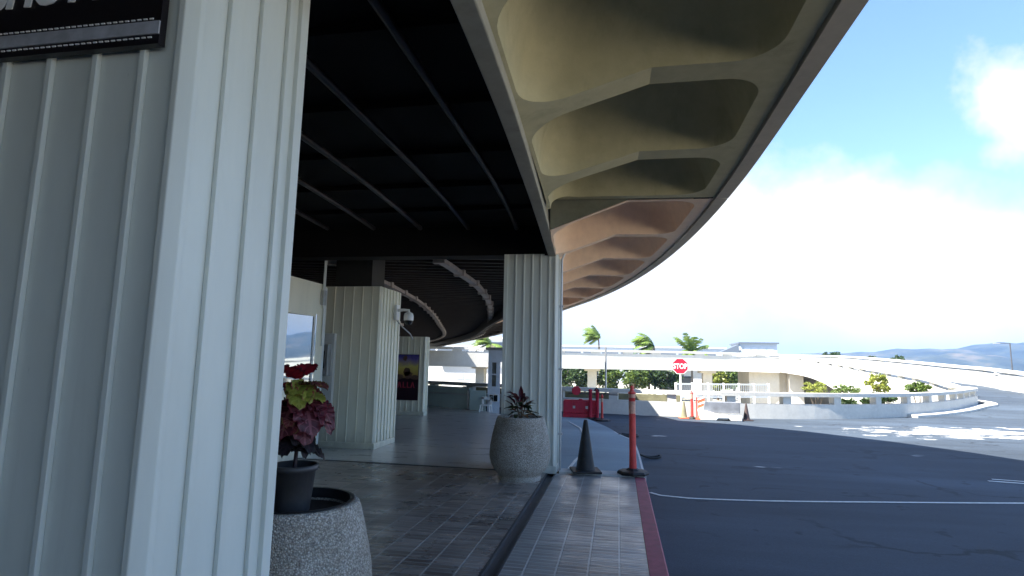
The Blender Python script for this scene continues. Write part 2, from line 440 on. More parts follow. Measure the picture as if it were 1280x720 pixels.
def struct(name, mb, mat, label=None, cat=None):
    o = mb.build(name, mat); o['kind'] = 'structure'
    return tag(o, label or name.replace('_', ' '), cat or name.replace('_', ' '))
def copy_tree(o, parent=None):
    c = o.copy(); COL.objects.link(c)
    if parent: c.parent = parent
    for ch in list(o.children): copy_tree(ch, c)
    return c
def text_mesh(txt, size, depth, name, mat, parent, loc, rot, align='CENTER', sx=1, bold=0, shear=0):
    cu = bpy.data.curves.new(name, 'FONT'); cu.body = txt; cu.size = size; cu.extrude = depth; cu.align_x = align
    cu.offset = bold; cu.shear = shear; cu.resolution_u = 3
    t = bpy.data.objects.new('tmp', cu); COL.objects.link(t)
    bpy.context.view_layer.update()
    me = bpy.data.meshes.new_from_object(t.evaluated_get(bpy.context.evaluated_depsgraph_get()))
    bpy.data.objects.remove(t); me.name = name; me.materials.clear(); me.materials.append(MATS[mat])
    M = Matrix.Rotation(rot[2], 4, 'Z') @ Matrix.Rotation(rot[0], 4, 'X') @ Matrix.Diagonal((sx, 1, 1, 1))
    me.transform(M)
    o = bpy.data.objects.new(name, me); COL.objects.link(o); o.parent = parent
    o.location = Vector(loc)-Vector(wloc(parent)) if parent else loc
    return o

# ------------------------------------------------------------------ camera and light
H = 1.5
cam_d = bpy.data.cameras.new('camera'); cam = bpy.data.objects.new('camera', cam_d); COL.objects.link(cam)
cam_d.sensor_width = 36; cam_d.lens = 711/1280*36; cam_d.clip_start = .05; cam_d.clip_end = 9000
yaw, pit, rol = R(10.6), R(7.43), R(1.2)
fw = Vector((-sin(yaw)*cos(pit), cos(yaw)*cos(pit), sin(pit))); r0 = Vector((cos(yaw), sin(yaw), 0)); u0 = r0.cross(fw)
rt = r0*cos(rol)+u0*sin(rol); up = -r0*sin(rol)+u0*cos(rol)
M = Matrix.Identity(4)
for i in range(3): M[i][0] = rt[i]; M[i][1] = up[i]; M[i][2] = -fw[i]; M[i][3] = (0, 0, H)[i]
cam.matrix_world = M; S.camera = cam

SUN_EL = R(55); SUN_TO = (-.87, -.493)           # horizontal direction towards the sun
w = bpy.data.worlds.new('World'); S.world = w; w.use_nodes = True; nt = w.node_tree
bg = nt.nodes['Background']; bg.inputs[1].default_value = .08
sky = nt.nodes.new('ShaderNodeTexSky'); sky.sky_type = 'NISHITA'; sky.sun_disc = False
sky.sun_elevation = SUN_EL; sky.sun_rotation = atan2(SUN_TO[0], SUN_TO[1]) % (2*pi)
sky.air_density = 1.0; sky.dust_density = .3; sky.ozone_density = 5
tc = nt.nodes.new('ShaderNodeTexCoord'); dirv = tc.outputs['Generated']
sep = nt.nodes.new('ShaderNodeSeparateXYZ'); nt.links.new(dirv, sep.inputs[0])
n1 = noise(nt, dirv, 3.2, 9, .58); n2 = noise(nt, dirv, 11, 6, .6)
# cumulus bank above the horizon, ragged top edge
top = math_(nt, 'ADD', math_(nt, 'SUBTRACT', .415, math_(nt, 'MULTIPLY', sep.outputs[0], .38)), math_(nt, 'ADD', math_(nt, 'MULTIPLY', math_(nt, 'SUBTRACT', n1, .5), .16), math_(nt, 'MULTIPLY', math_(nt, 'SUBTRACT', n2, .5), .17)))
top = math_(nt, 'ADD', top, math_(nt, 'MULTIPLY', math_(nt, 'MINIMUM', math_(nt, 'SUBTRACT', sep.outputs[1], .25), 0), .9))
bank = nd(nt, 'ShaderNodeMapRange'); bank.inputs[1].default_value = -.03; bank.inputs[2].default_value = .06
nt.links.new(math_(nt, 'SUBTRACT', top, sep.outputs[2]), bank.inputs[0])
# one detached cloud higher to the right
dv = nt.nodes.new('ShaderNodeVectorMath'); dv.operation = 'DISTANCE'; nt.links.new(dirv, dv.inputs[0])
CLOUD_DIR = Vector((.515, .79, .335)).normalized(); dv.inputs[1].default_value = CLOUD_DIR
cl = nd(nt, 'ShaderNodeMapRange'); cl.inputs[1].default_value = .085; cl.inputs[2].default_value = .035
nt.links.new(math_(nt, 'ADD', dv.outputs['Value'], math_(nt, 'MULTIPLY', math_(nt, 'SUBTRACT', n2, .5), .16)), cl.inputs[0])
cm = math_(nt, 'MAXIMUM', bank.outputs[0], cl.outputs[0], clamp=True)
shade = ramp(nt, n1, [(.32, (2.45, 2.6, 2.85)), (.58, (3.6, 3.6, 3.6))])
nt.links.new(mix(nt, cm, sky.outputs[0], shade.outputs[0]), bg.inputs[0])

sd = bpy.data.lights.new('sun', 'SUN'); sd.energy = 4.6; sd.angle = R(.5); sd.color = (1, .955, .88)
so = bpy.data.objects.new('sun', sd); COL.objects.link(so)
tv = -Vector((SUN_TO[0]*cos(SUN_EL), SUN_TO[1]*cos(SUN_EL), sin(SUN_EL)))
so.rotation_euler = tv.to_track_quat('-Z', 'Y').to_euler(); so.location = (-20, -20, 40)
S.view_settings.view_transform = 'Standard'; S.view_settings.look = 'None'; S.view_settings.gamma = 1
S.view_settings.use_curve_mapping = False; S.view_settings.exposure = 2.3

# ------------------------------------------------------------------ plan of the curved terminal front
def rim_path(step=.25):
    pts = [(1.25, y) for y in range(-16, 5, 2)]
    cx, cy, rr = -37.2, 4.6, 38.45
    for a in range(1, 21, 1): pts.append((cx+rr*cos(R(a)), cy+rr*sin(R(a))))
    x, y = pts[-1]
    pts += [(x-2.3, y+6.6), (-7.8, 37.8), (-15.2, 55), (-23.5, 74), (-32.5, 94)]
    return smooth_path(pts, step)
RIM = rim_path()
RN = path_normals(RIM)
ARC = [0]
for i in range(1, len(RIM)): ARC.append(ARC[-1]+(RIM[i]-RIM[i-1]).length)
def s_at_y(y):
    for i in range(len(RIM)-1):
        if RIM[i].y <= y <= RIM[i+1].y: return ARC[i]+(y-RIM[i].y)/(RIM[i+1].y-RIM[i].y)*(ARC[i+1]-ARC[i])
def width(y):     # from girder face to rim
    if y < 2: return 1.84
    if y < 8: return 1.84+(y-2)/6*.17
    return 2.01
def rim_at(s):
    import bisect
    i = max(0, min(len(ARC)-2, bisect.bisect_right(ARC, s)-1)); t = (s-ARC[i])/(ARC[i+1]-ARC[i])
    p = RIM[i].lerp(RIM[i+1], t); n = (RN[i][0]*(1-t)+RN[i+1][0]*t, RN[i][1]*(1-t)+RN[i+1][1]*t)
    l = hypot(*n); return p, (n[0]/l, n[1]/l)
def sv(s, v):     # v in 0..1 from girder to rim
    p, n = rim_at(s); wd = width(p.y); o = -wd*(1-v)
    return p.x+n[0]*o, p.y+n[1]*o
def sub_path(y0, y1, step=.25, z=0, off=0):
    a, b = s_at_y(y0), s_at_y(y1); n = max(2, int((b-a)/step)); out = []
    for i in range(n+1):
        p, nn = rim_at(a+(b-a)*i/n); out.append(Vector((p.x+nn[0]*off, p.y+nn[1]*off, z)))
    return out
Z_IN, Z_R, VK = 3.10, 3.36, .45
def zrib(v, zi=Z_IN): return zi+(Z_R-zi)*v/VK if v < VK else Z_R

def coffers(mb, s_edges, rib_w=.22, zt=3.86, flat_last=False, zin=Z_IN):
    """One canopy bay run: coffers between consecutive ribs, soffit of ribs, coves and caps."""
    for ci in range(len(s_edges)-1):
        s0, s1 = s_edges[ci], s_edges[ci+1]; L = s1-s0
        wd = width(rim_at((s0+s1)/2)[0].y)
        a0, a1 = rib_w/2, L-rib_w/2; b0, b1 = .03, wd-.30
        def rr(d, ri, ro, kink=True):
            """rounded rectangle inset by d, as (s,v metres) list in a fixed order"""
            x0, x1, y0, y1 = a0+d, a1-d, b0+d*.9, b1-d
            ri = max(ri-d*.3, .05); ro = max(ro-d*.3, .05)
            vk = VK*wd; pts = []
            na = 8
            def arc(cx, cy, r, t0):
                return [(cx+r*cos(t0+pi/2*k/na), cy+r*sin(t0+pi/2*k/na)) for k in range(na+1)]
            side = [.0, .2, .4, .6, .8, 1.]
            def straight(p, q, ks): return [(p[0]+(q[0]-p[0])*k, p[1]+(q[1]-p[1])*k) for k in ks]
            # start on side x1 going +v
            pts += straight((x1, y0+ri), (x1, vk), (.33, .66)); pts += [(x1, vk)]
            pts += straight((x1, vk), (x1, y1-ro), (.33, .66))
            pts += arc(x1-ro, y1-ro, ro, 0)
            pts += straight((x1-ro, y1), (x0+ro, y1), (.25, .5, .75))
            pts += arc(x0+ro, y1-ro, ro, pi/2)
            pts += straight((x0, y1-ro), (x0, vk), (.33, .66)); pts += [(x0, vk)]
            pts += straight((x0, vk), (x0, y0+ri), (.33, .66))
            pts += arc(x0+ri, y0+ri, ri, pi)
            pts += straight((x0+ri, y0), (x1-ri, y0), (.25, .5, .75))
            pts += arc(x1-ri, y0+ri, ri, 3*pi/2)
            return pts
        out = rr(0, .30, .26)
        na = 8; n = len(out)
        # targets on the cell rectangle
        rect = (0, L, 0, wd-.15); tg = []
        i = 0
        RI, RO = .30, .26
        for k, (x, y) in enumerate(out):
            # nearest side by normal; corner arcs split at 45 degrees
            def corner(cx, cy, X, Y, r):
                tx, ty = abs(x-cx)/r, abs(y-cy)/r
                if tx >= ty: return (X, cy+(Y-cy)*(ty/max(tx, 1e-6)))
                return (cx+(X-cx)*(tx/max(ty, 1e-6)), Y)
            e = 1e-6
            if x > a1-RO-e and y > b1-RO-e and not (x >= a1-e and y <= b1-RO+e) : t = corner(a1-RO, b1-RO, L, wd-.15, RO)
            elif x < a0+RO+e and y > b1-RO-e: t = corner(a0+RO, b1-RO, 0, wd-.15, RO)
            elif x < a0+RI+e and y < b0+RI+e: t = corner(a0+RI, b0+RI, 0, 0, RI)
            elif x > a1-RI-e and y < b0+RI+e: t = corner(a1-RI, b0+RI, L, 0, RI)
            elif x >= a1-e: t = (L, y)
            elif x <= a0+e: t = (0, y)
            elif y >= b1-e: t = (x, wd-.15)
            else: t = (x, 0)
            tg.append(t)
        def P(p, z): 
            X, Y = sv(s0+p[0], p[1]/wd); return (X, Y, z)
        last = flat_last and ci == len(s_edges)-2
        def zb(p):
            z = zrib(p[1]/wd, zin)
            if last:
                t = max(0, min(1, (p[0]-(a1-.45))/.42)); z += (Z_R-z)*t
            return z
        vs = [P(p, zb(p)) for p in tg]+[P(p, zb(p)) for p in out]
        mb.add(vs, [(k, (k+1) % n, n+(k+1) % n, n+k) for k in range(n)])
        K = 9; rings = []
        for q in range(K+1):
            th = pi/2*q/K; d = .46*(1-cos(th)); ring = rr(d, RI, RO)
            rings.append([P(p, zb(o)+(zt-zb(o))*sin(th)) for p, o in zip(ring, out)])
        vs = [v for rg in rings for v in rg]
        fs = [(q*n+k, q*n+(k+1) % n, (q+1)*n+(k+1) % n, (q+1)*n+k) for q in range(K) for k in range(n)]
        fs.append(tuple(K*n+k for k in range(n)))
        mb.add(vs, fs, True)

# ------------------------------------------------------------------ elevated deck over the walkway
deck = thing('elevated_roadway', 'curved elevated concrete roadway overhanging the kerb with coffered soffit', 'overpass', (0, 0, 0))
Y0, YJ, YE = -14, 6.42, 92
pA = s_at_y(YJ-.0)
edgesA = [s_at_y(y) for y in (-7.6, -5.75, -3.9, -2.15, -.45, 1.2, 2.62, 3.60, 5.03)]
edgesA = [s_at_y(y) for y in (-6.0, -4.1, -2.3, -.6, .75, 2.15, 3.58, 5.03)]+[pA]
mb = MB(); coffers(mb, edgesA, flat_last=True)
mb.build('coffered_soffit', 'canopy_concrete', deck)
sB = s_at_y(YJ+.06); ysB = [YJ+.06, 8.35, 10.25, 12.2, 14.2, 16.3, 18.5, 20.8, 23.2, 25.7, 28.3, 31, 33.8, 36.7, 39.7, 42.8, 46, 49.4]
mb = MB(); coffers(mb, [s_at_y(y) for y in ysB if y < 23.5], rib_w=.16, zin=3.02)
o = mb.build('coffered_soffit', 'canopy_pink', deck); o['label'] = 'peach painted coffered soffit past the joint'
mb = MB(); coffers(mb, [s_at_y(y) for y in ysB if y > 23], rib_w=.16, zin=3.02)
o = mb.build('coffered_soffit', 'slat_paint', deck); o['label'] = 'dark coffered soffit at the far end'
# raw end wall of the second bay run at the joint
mb = MB(); vs = []; nv = 24; wj = 1.98
for j in range(nv+1):
    v = j/nv*(1-.15/wj); x, y = sv(sB, v); vs += [(x, y-.004, zrib(v, 3.02)+.006), (x, y-.004, 3.9)]
mb.add(vs, [(2*j, 2*j+2, 2*j+3, 2*j+1) for j in range(nv)])
mb.build('joint_face', 'stained_concrete', deck)
rimS = sub_path(Y0, YE, .3)
mb = MB(); mb.sweep(sub_path(Y0, YJ, .25), [(-.132, Z_R-.015), (0, Z_R-.015), (0, 3.86), (-.132, 3.86)])
mb.sweep(sub_path(YJ+.03, YE, .25), [(-.132, Z_R-.015), (0, Z_R-.015), (0, 3.86), (-.132, 3.86)])
mb.build('rim_beam', 'rim_concrete', deck)
mb = MB(); mb.sweep(rimS, [(-.16, 3.44), (-.134, 3.44), (-.134, 3.9), (-.16, 3.9)])
mb.build('drip_groove', 'black_paint', deck)
# edge girder: straight chords between columns
GP = [(-.55, -14), (-.56, -3), (-.58, 1.9), (-.67, 4.6), (-.865, 8.06)]
mb = MB(); mb.sweep(smooth_path(GP, .3), [(-.115, 3.02), (-.004, 3.02), (-.004, 3.10), (-.02, 3.105), (-.02, 3.8), (-.115, 3.8)])
mb.build('edge_girder', 'girder_concrete', deck, bevel=.008)
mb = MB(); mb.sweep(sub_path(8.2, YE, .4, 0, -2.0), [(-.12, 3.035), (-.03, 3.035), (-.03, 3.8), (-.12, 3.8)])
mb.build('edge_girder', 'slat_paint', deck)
mb = MB(); mb.sweep(sub_path(8.2, 23.2, .4, 0, -2.0), [(-.028, 3.04), (0, 3.04), (0, 3.8), (-.028, 3.8)])
o = mb.build('girder_facing', 'canopy_pink', deck); o['label'] = 'edge girder beyond the joint'
# slab above everything, dark painted ceiling
mb = MB(); mb.sweep(sub_path(Y0, YE, 1.0), [(-34, 3.87), (-.3, 3.87), (-.3, 4.08), (-34, 4.08)])
mb.build('deck_slab', 'girder_concrete', deck)
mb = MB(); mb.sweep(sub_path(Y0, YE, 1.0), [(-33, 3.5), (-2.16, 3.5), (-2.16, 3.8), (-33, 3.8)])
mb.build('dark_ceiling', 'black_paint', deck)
for off in (-2.52, -3.22, -3.92, -4.62, -5.32, -6.02, -6.72):
    mb = MB(); P = sub_path(Y0, 8.05, .5, 3.40, off)
    mb.tube(P, .032, 8)
    mb.build('ceiling_pipe', 'joist_paint', deck)
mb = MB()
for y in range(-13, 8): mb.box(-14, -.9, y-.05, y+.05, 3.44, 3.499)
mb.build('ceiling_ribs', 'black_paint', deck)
mb = MB(); mb.box(-20, -.99, 8.1, 8.4, 3.06, 3.5, R(1.2), (-1, 8.2, 3.2)); mb.build('cross_beam', 'black_paint', deck)
mb = MB()
sA, sZ = s_at_y(9.6), s_at_y(60); k = 0; s = sA
while s < sZ:
    p, n = rim_at(s)
    a = (p.x+n[0]*-2.2, p.y+n[1]*-2.2, 3.42); b = (p.x+n[0]*-14, p.y+n[1]*-14, 3.42)
    mb.bar(a, b, .09, .15); s += .42
mb.build('ceiling_slats', 'slat_paint', deck)
def conduit(pts):
    P = smooth_path([(x, y, 3.24) for x, y in pts], .25); mb = MB(); mb.sweep(P, [(-.07, 0), (.07, 0), (.07, .08), (-.07, .08)])
    for i in range(0, len(P), 6):
        mb.box(P[i].x-.11, P[i].x+.11, P[i].y-.06, P[i].y+.06, 3.215, 3.345)
    mb.build('cable_tray', 'conduit_paint', deck)
conduit([(-5.18, 9.6), (-5.24, 11.04), (-5.51, 13.48), (-6.29, 17.87), (-8.31, 25.7), (-12.5, 39.9), (-19, 55)])
conduit([(-3.12, 9.6), (-3.15, 10.7), (-3.34, 13.55), (-4.15, 18.34), (-6.48, 28.2), (-10.16, 40.5), (-16, 54)])
conduit([(-7.3, 9.6), (-7.4, 12), (-7.8, 15.5), (-8.7, 20), (-11, 28)])
# deck parapet; above it an unseen block added and shaped to shadow the road
mb = MB(); mb.sweep(sub_path(Y0, YE, .6), [(-.75, 4.082), (-.5, 4.082), (-.5, 4.35), (-.75, 4.35)])
mb.build('parapet', 'white_concrete', deck)
ut = thing('shadow_block', 'unseen flat roofed block added above the elevated roadway to shadow the road', 'building', (-8, -2, 4.1))
roof = [(2.8, -30), (2.8, 2), (2.3, 6.7), (1.69, 8.91), (1.22, 9.96), (.33, 11.36), (-.95, 12.8), (-2.5, 14.05), (-4.3, 14.7), (-9, 15.2), (-30, 15.6), (-30, -30)]
mb = MB(); mb.prism(roof, 9.0, 9.5); mb.build('roof', 'white_concrete', ut)
mb = MB(); mb.box(-29, -9, -29, 12, 4.1, 9.0); mb.build('wall', 'building_white', ut)
mb = MB()
for y in range(-28, 12, 4): mb.box(-9.02, -8.96, y+.4, y+3.4, 5, 7.6)
mb.build('window_band', 'dark_glass', ut)
for (x, y) in ((-2.6, 5), (-2.6, -4), (-4.4, 10.5)):
    mb = MB(); mb.lathe([(.3, 4.1), (.3, 9.0)], 16, (x, y)); mb.build('roof_column', 'white_concrete', ut)

# ------------------------------------------------------------------ ground surfaces
KERB = [(.36, -16), (.36, 4), (.36, 8.1)]
mb = MB(); mb.add([(-30, -16, 0), (-.97, -16, 0), (-.97, 8.06, 0), (-30, 8.06, 0)], [(0, 1, 2, 3)])
struct('walkway', mb, 'paver_tile')
mb = MB(); mb.add([(-.84, -16, 0), (.22, -16, 0), (.22, 8.06, 0), (-.84, 8.06, 0)], [(0, 1, 2, 3)])
struct('pavement', mb, 'paver_tile_pale')
mb = MB(); mb.add([(-.97, -16, -.03), (-.84, -16, -.03), (-.84, 8.0, -.03), (-.97, 8.0, -.03)], [(0, 1, 2, 3)])
mb.box(-.972, -.952, -16, 8.0, -.03, .004); mb.box(-.856, -.836, -16, 8.0, -.03, .004)
tag(mb.build('drain_channel', 'dark_metal'), 'narrow dark linear drain channel running along the tiled walkway', 'drain')
mb = MB(); mb.box(-30, -.98, 8.035, 8.085, -.02, .006); struct('floor_joint', mb, 'dark_metal', 'dark joint across the floor', 'floor joint')
mb = MB()       # lime stain along the joint
x = -5.2
while x < -2.9:
    l = random.uniform(.12, .3); yy = 8.15+random.uniform(-.03, .05); ww = random.uniform(.02, .05)
    pl = [(x+l*t, yy+ww*sin(pi*t)+random.uniform(-.01, .01)) for t in (0, .25, .5, .75, 1)]+[(x+l*t, yy-ww*sin(pi*t)) for t in (.75, .5, .25)]
    mb.add([(a, b, .003) for a, b in pl], [tuple(range(8))]); x += l*.85
struct('floor_stain', mb, 'pale_line', 'pale mineral stain along the floor joint', 'stain')
mb = MB(); mb.sweep([(*p, 0) for p in KERB], [(-.138, -.4), (0, -.4), (0, -.004), (-.012, .006), (-.138, .006)])
struct('kerb', mb, 'curb_red', 'kerb painted faded red', 'kerb')
mb = MB(); mb.box(-.80, .37, 8.075, 8.34, -.3, .022); struct('threshold_slab', mb, 'threshold_concrete', 'pale concrete threshold strip at the end of the tiled pavement', 'slab')
# ramped strip of asphalt beyond the threshold
L = smooth_path([(-.82, 8.34), (-1.35, 10.5), (-2.0, 13.4), (-2.8, 15.6), (-4.2, 17.6)], .5)
Rr = smooth_path([(.37, 8.34), (.36, 10.5), (.30, 12.2), (.02, 13.3), (-.25, 14.8), (-.9, 17.2)], .5)
def resample(P, n):
    A = [0]
    for i in range(1, len(P)): A.append(A[-1]+(P[i]-P[i-1]).length)
    out = []
    for k in range(n):
        s = A[-1]*k/(n-1); i = 0
        while i < len(P)-2 and A[i+1] < s: i += 1
        t = (s-A[i])/(A[i+1]-A[i] or 1); out.append(P[i].lerp(P[i+1], t))
    return out
n = 24; L = resample(L, n); Rr = resample(Rr, n)
mb = MB(); vs = []
for k in range(n):
    t = min(1, k/(n-1)); z = .0-.085*t*t*(3-2*t)
    vs += [(L[k].x, L[k].y, z), (Rr[k].x, Rr[k].y, z), (Rr[k].x+.01, Rr[k].y, -.4)]
mb.add(vs, [(3*k+j, 3*k+j+1, 3*k+j+4, 3*k+j+3) for k in range(n-1) for j in (0, 1)])
struct('ramp', mb, 'asphalt_ramp', 'smooth blue grey asphalt strip beyond the threshold', 'ramp')
CF = [(-30, 8.06), (-.84, 8.06)]+[(p.x, p.y) for p in L]+[(-6.6, 19.3), (-16, 44), (-40, 44), (-40, 8.06)]
mb = MB(); mb.add([(x, y, -.002) for x, y in CF], [tuple(range(len(CF)))]); struct('concourse_floor', mb, 'polished_floor')
def ramp_z(k): t = k/(n-1); return -.085*t*t*(3-2*t)
mb = MB(); P = [Vector((Rr[k].x-.03, Rr[k].y, ramp_z(k)+.003)) for k in range(n)]
mb.sweep(P[:15], [(-.006, 0), (.02, 0), (.02, .003), (-.006, .003)])
mb.sweep([Vector((-.70, 8.36, .001)), Vector((-.655, 9.2, -.001)), Vector((-.55, 10.2, -.006)), Vector((-.6, 11.5, -.014)), Vector((-.9, 14.2, -.05)), Vector((-1.3, 15.8, -.075))], [(-.02, 0), (.02, 0), (.02, .006), (-.02, .006)])
struct('road_line', mb, 'pale_line', 'thin white lines edging the asphalt ramp', 'road line')

WALL = [(-7.5, 22.0), (-4.2, 20.6), (-1.4, 19.75), (2.2, 19.35), (5.7, 20.15), (8.5, 21.55), (11.0, 23.7), (13.5, 26.7), (15.8, 30.0), (17.4, 32.4), (18.3, 34.6), (18.75, 37.5)]
WALLP = smooth_path([(*p, -.12) for p in WALL], .5)
road = [(.36, -30), (.36, 8.4), (.36, 10.5), (.30, 12.2), (.02, 13.3), (-.25, 14.8), (-.9, 17.0), (-3.3, 17.25), (-6.5, 18.9), (-9, 20)]+[(p.x, p.y) for p in WALLP if p.y < 36.5]+[(26.6, 35.0), (28, 25), (32, 0), (36, -30)]
mb = MB(); mb.add([(x, y, -.12) for x, y in road], [tuple(range(len(road)))])
o = struct('road', mb, 'asphalt')
bm = bmesh.new(); bm.from_mesh(o.data); bmesh.ops.triangulate(bm, faces=bm.faces, ngon_method='EAR_CLIP'); bm.to_mesh(o.data); bm.free()
for p in o.data.polygons: 
    if p.normal.z < 0: o.data.flip_normals(); break
mb = MB(); P = smooth_path([(.40, 7.75, -.112), (.52, 7.62, -.112), (.85, 7.56, -.112), (1.8, 7.68, -.112), (3.2, 8.0, -.112), (5.2, 8.5, -.112), (8.5, 9.4, -.112), (13, 10.6, -.112)], .3)
mb.sweep(P, [(-.022, -.004), (.022, -.004), (.022, 0), (-.022, 0)])
struct('lane_line', mb, 'pale_line', 'thin pale line curving across the road', 'road line')
mb = MB(); mb.sweep(smooth_path([(5.45, 9.97, -.112), (6.2, 9.85, -.112), (8.2, 9.6, -.112)], .4), [(-.03, -.004), (.03, -.004), (.03, 0), (-.03, 0)])
mb.sweep(smooth_path([(5.6, 10.15, -.112), (6.2, 10.05, -.112), (8.2, 9.8, -.112)], .4), [(-.02, -.004), (.02, -.004), (.02, 0), (-.02, 0)])
struct('lane_line', mb, 'pale_line', 'double pale line at the right edge of the road', 'road line')
# kerb along the round end of the parapet
mb = MB(); P = smooth_path([(10.2, 22.3, -.12), (11.6, 23.6, -.12), (14.1, 26.5, -.12), (16.5, 29.8, -.12), (18.3, 32.2, -.12), (19.2, 34.5, -.12), (19.6, 37.0, -.12)], .5)
mb.sweep(P, [(-.45, 0), (0, 0), (0, .08), (-.02, .10), (-.45, .10)]); struct('kerb', mb, 'white_concrete', 'pale kerb round the end of the parapet', 'kerb')
mb = MB(); mb.add([(10.2, -30, .03), (10.2, 7.6, .03), (12, 9.2, .03), (29.8, 9.5, .03), (31.5, 0, .03), (34.5, -30, .03), (10.2, -30, -.3), (10.2, 7.6, -.3), (12, 9.2, -.3), (29.8, 9.5, -.3)], [(0, 1, 2, 3, 4, 5), (0, 1, 7, 6), (1, 2, 8, 7), (2, 3, 9, 8)])  # out of view, added to bounce sunlight up into the canopy
struct('pavement', mb, 'bounce_concrete', 'unseen pale concrete slab added across the road to bounce sunlight', 'pavement')
# ramp up to the bridge
inner = smooth_path([(18.6, 36.3, -.118), (18.9, 38.5, .08), (19.05, 40.6, .28), (19.8, 48.8, .7), (20.1, 59, 1.3), (19.4, 63.8, 1.7), (17.2, 66.0, 2.05)], 1)
outer = smooth_path([(26.6, 34.9, -.118), (25.9, 38.5, .0), (25.3, 41.6, .22), (25.9, 46, .46), (25.9, 52, .75), (25.5, 59, 1.15), (23.8, 69, 1.65), (15.0, 76, 1.8)], 1)
IN = resample(inner, 40); OU = resample(outer, 40)
mb = MB(); mb.add([v for k in range(40) for v in (IN[k], OU[k])], [(2*k, 2*k+1, 2*k+3, 2*k+2) for k in range(39)])
struct('ramp_road', mb, 'asphalt', 'road climbing round the bend to the bridge', 'road')
# terrain
def gz(x, y):
    t = max(0, min(1, (hypot(x*.6, y)-22)/26)); t = t*t*(3-2*t); return -.62-2.6*t
xs = [-4000, -2500, -1200, -600, -300, -150, -90]+list(range(-60, 61, 4))+[90, 150, 300, 600, 1200, 2500, 4000]
ys = [-4000, -2000, -800, -300, -100, -50]+list(range(-20, 81, 4))+[100, 150, 300, 600, 1200, 2500, 4000]
mb = MB(); mb.add([(x, y, gz(x, y)) for y in ys for x in xs], [(j*len(xs)+i, j*len(xs)+i+1, (j+1)*len(xs)+i+1, (j+1)*len(xs)+i) for j in range(len(ys)-1) for i in range(len(xs)-1)], True)
struct('ground', mb, 'ground_mat')

# ------------------------------------------------------------------ batten clad columns
def column(name, label, cx0, cx1, cy0, cy1, z1, spx, spy, mat, plinth=True, firstx=None):
    t = thing(name, label, 'column', ((cx0+cx1)/2, (cy0+cy1)/2, 0), 'batten clad columns of the walkway')
    mb = MB(); mb.box(cx0, cx1, cy0, cy1, 0, z1)
    d, wv = .018, .011
    x = cx1-spx*.87
    while x > cx0+.05:
        mb.box(x-wv, x+wv, cy0-d, cy0-.0005, .1, z1-.003); mb.box(x-wv, x+wv, cy1+.0005, cy1+d, .1, z1-.003); x -= spx
    y = cy0+spy*.98
    while y < cy1-.05:
        mb.box(cx1+.0005, cx1+d, y-wv, y+wv, .1, z1-.003); mb.box(cx0-d, cx0-.0005, y-wv, y+wv, .1, z1-.003); y += spy
    # corner boards
    for (x, sx) in ((cx0, -1), (cx1, 1)):
        for (y, sy) in ((cy0, -1), (cy1, 1)):
            xa, xb = sorted((x-sx*.034, x+sx*.0195)); ya, yb = sorted((y-sy*.034, y+sy*.0195))
            if sx > 0 and sy < 0: mb.prism([(xa, ya), (xb-.032, ya), (xb, ya+.032), (xb, yb), (xa, yb)], .1, z1-.004)
            else: mb.box(xa, xb, ya, yb, .1, z1-.004)
    mb.build('shaft', mat, t, bevel=.003)
    if plinth:
        mb = MB(); mb.box(cx0-.022, cx1+.022, cy0-.022, cy1+.022, .0, .098); mb.build('plinth', mat, t, bevel=.004)
    return t
column('batten_column', 'large pale grey batten clad column filling the near left with a shuttle sign on it', -2.36, -1.312, 1.45, 2.045, 3.5, .175, .165, 'column_paint')
c2 = column('batten_column', 'pale green grey batten clad column behind the round planter, under the edge girder', -1.60, -.855, 8.02, 8.67, 3.06, .122, .12, 'column_paint')
mb = MB(); mb.tube([(-.80, 8.2, .0), (-.80, 8.2, 3.0)], .016, 8); mb.tube([(-.80, 8.2, 3.0), (-.74, 8.2, 3.14), (-.76, 8.25, 3.3)], .014, 8)
for z in (.5, 1.4, 2.3): mb.box(-.83, -.77, 8.18, 8.22, z, z+.03)
mb.build('conduit', 'grey_metal', c2)
column('batten_column', 'batten clad column with a grey wall telephone on its left, beside the reflecting window', -5.25, -4.04, 9.22, 10.10, 2.76, .175, .14, 'column_paint_cream')
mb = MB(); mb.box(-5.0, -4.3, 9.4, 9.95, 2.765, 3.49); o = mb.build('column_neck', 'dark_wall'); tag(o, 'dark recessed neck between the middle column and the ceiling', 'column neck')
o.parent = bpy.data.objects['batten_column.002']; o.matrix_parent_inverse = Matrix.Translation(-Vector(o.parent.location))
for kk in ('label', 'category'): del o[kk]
column('batten_column', 'farthest low batten clad pier with a colourful poster on its front', -7.2, -5.24, 15.17, 15.42, 2.15, .175, .14, 'column_paint_cream')

# ------------------------------------------------------------------ shuttle sign on the near column
sg = thing('hanging_sign', 'black shuttle sign with white letters and a stitched silver band, fixed to the near column', 'sign', (-2.0, 1.42, 2.447))
mb = MB(); mb.box(-2.75, -1.382, 1.405, 1.43, 2.447, 3.05); mb.build('board', 'sign_black', sg)
mb = MB(); mb.box(-2.75, -1.3815, 1.400, 1.4048, 2.478, 2.520); mb.build('band', 'sign_silver', sg)
mb = MB(); x = -2.74
while x < -1.40:
    mb.box(x, x+.013, 1.4015, 1.4048, 2.5275, 2.5315); x += .022
mb.build('stitching', 'sign_white', sg)
mb = MB(); x = -2.74
while x < -1.40: mb.box(x, x+.013, 1.4015, 1.4048, 2.4665, 2.4705); x += .022
mb.build('stitching', 'sign_white', sg)
text_mesh('SHUTTLE', .155, .002, 'lettering', 'sign_white', sg, (-2.05, 1.4025, 2.621), (pi/2, 0, 0), 'LEFT', 0.97, .0055, .12)

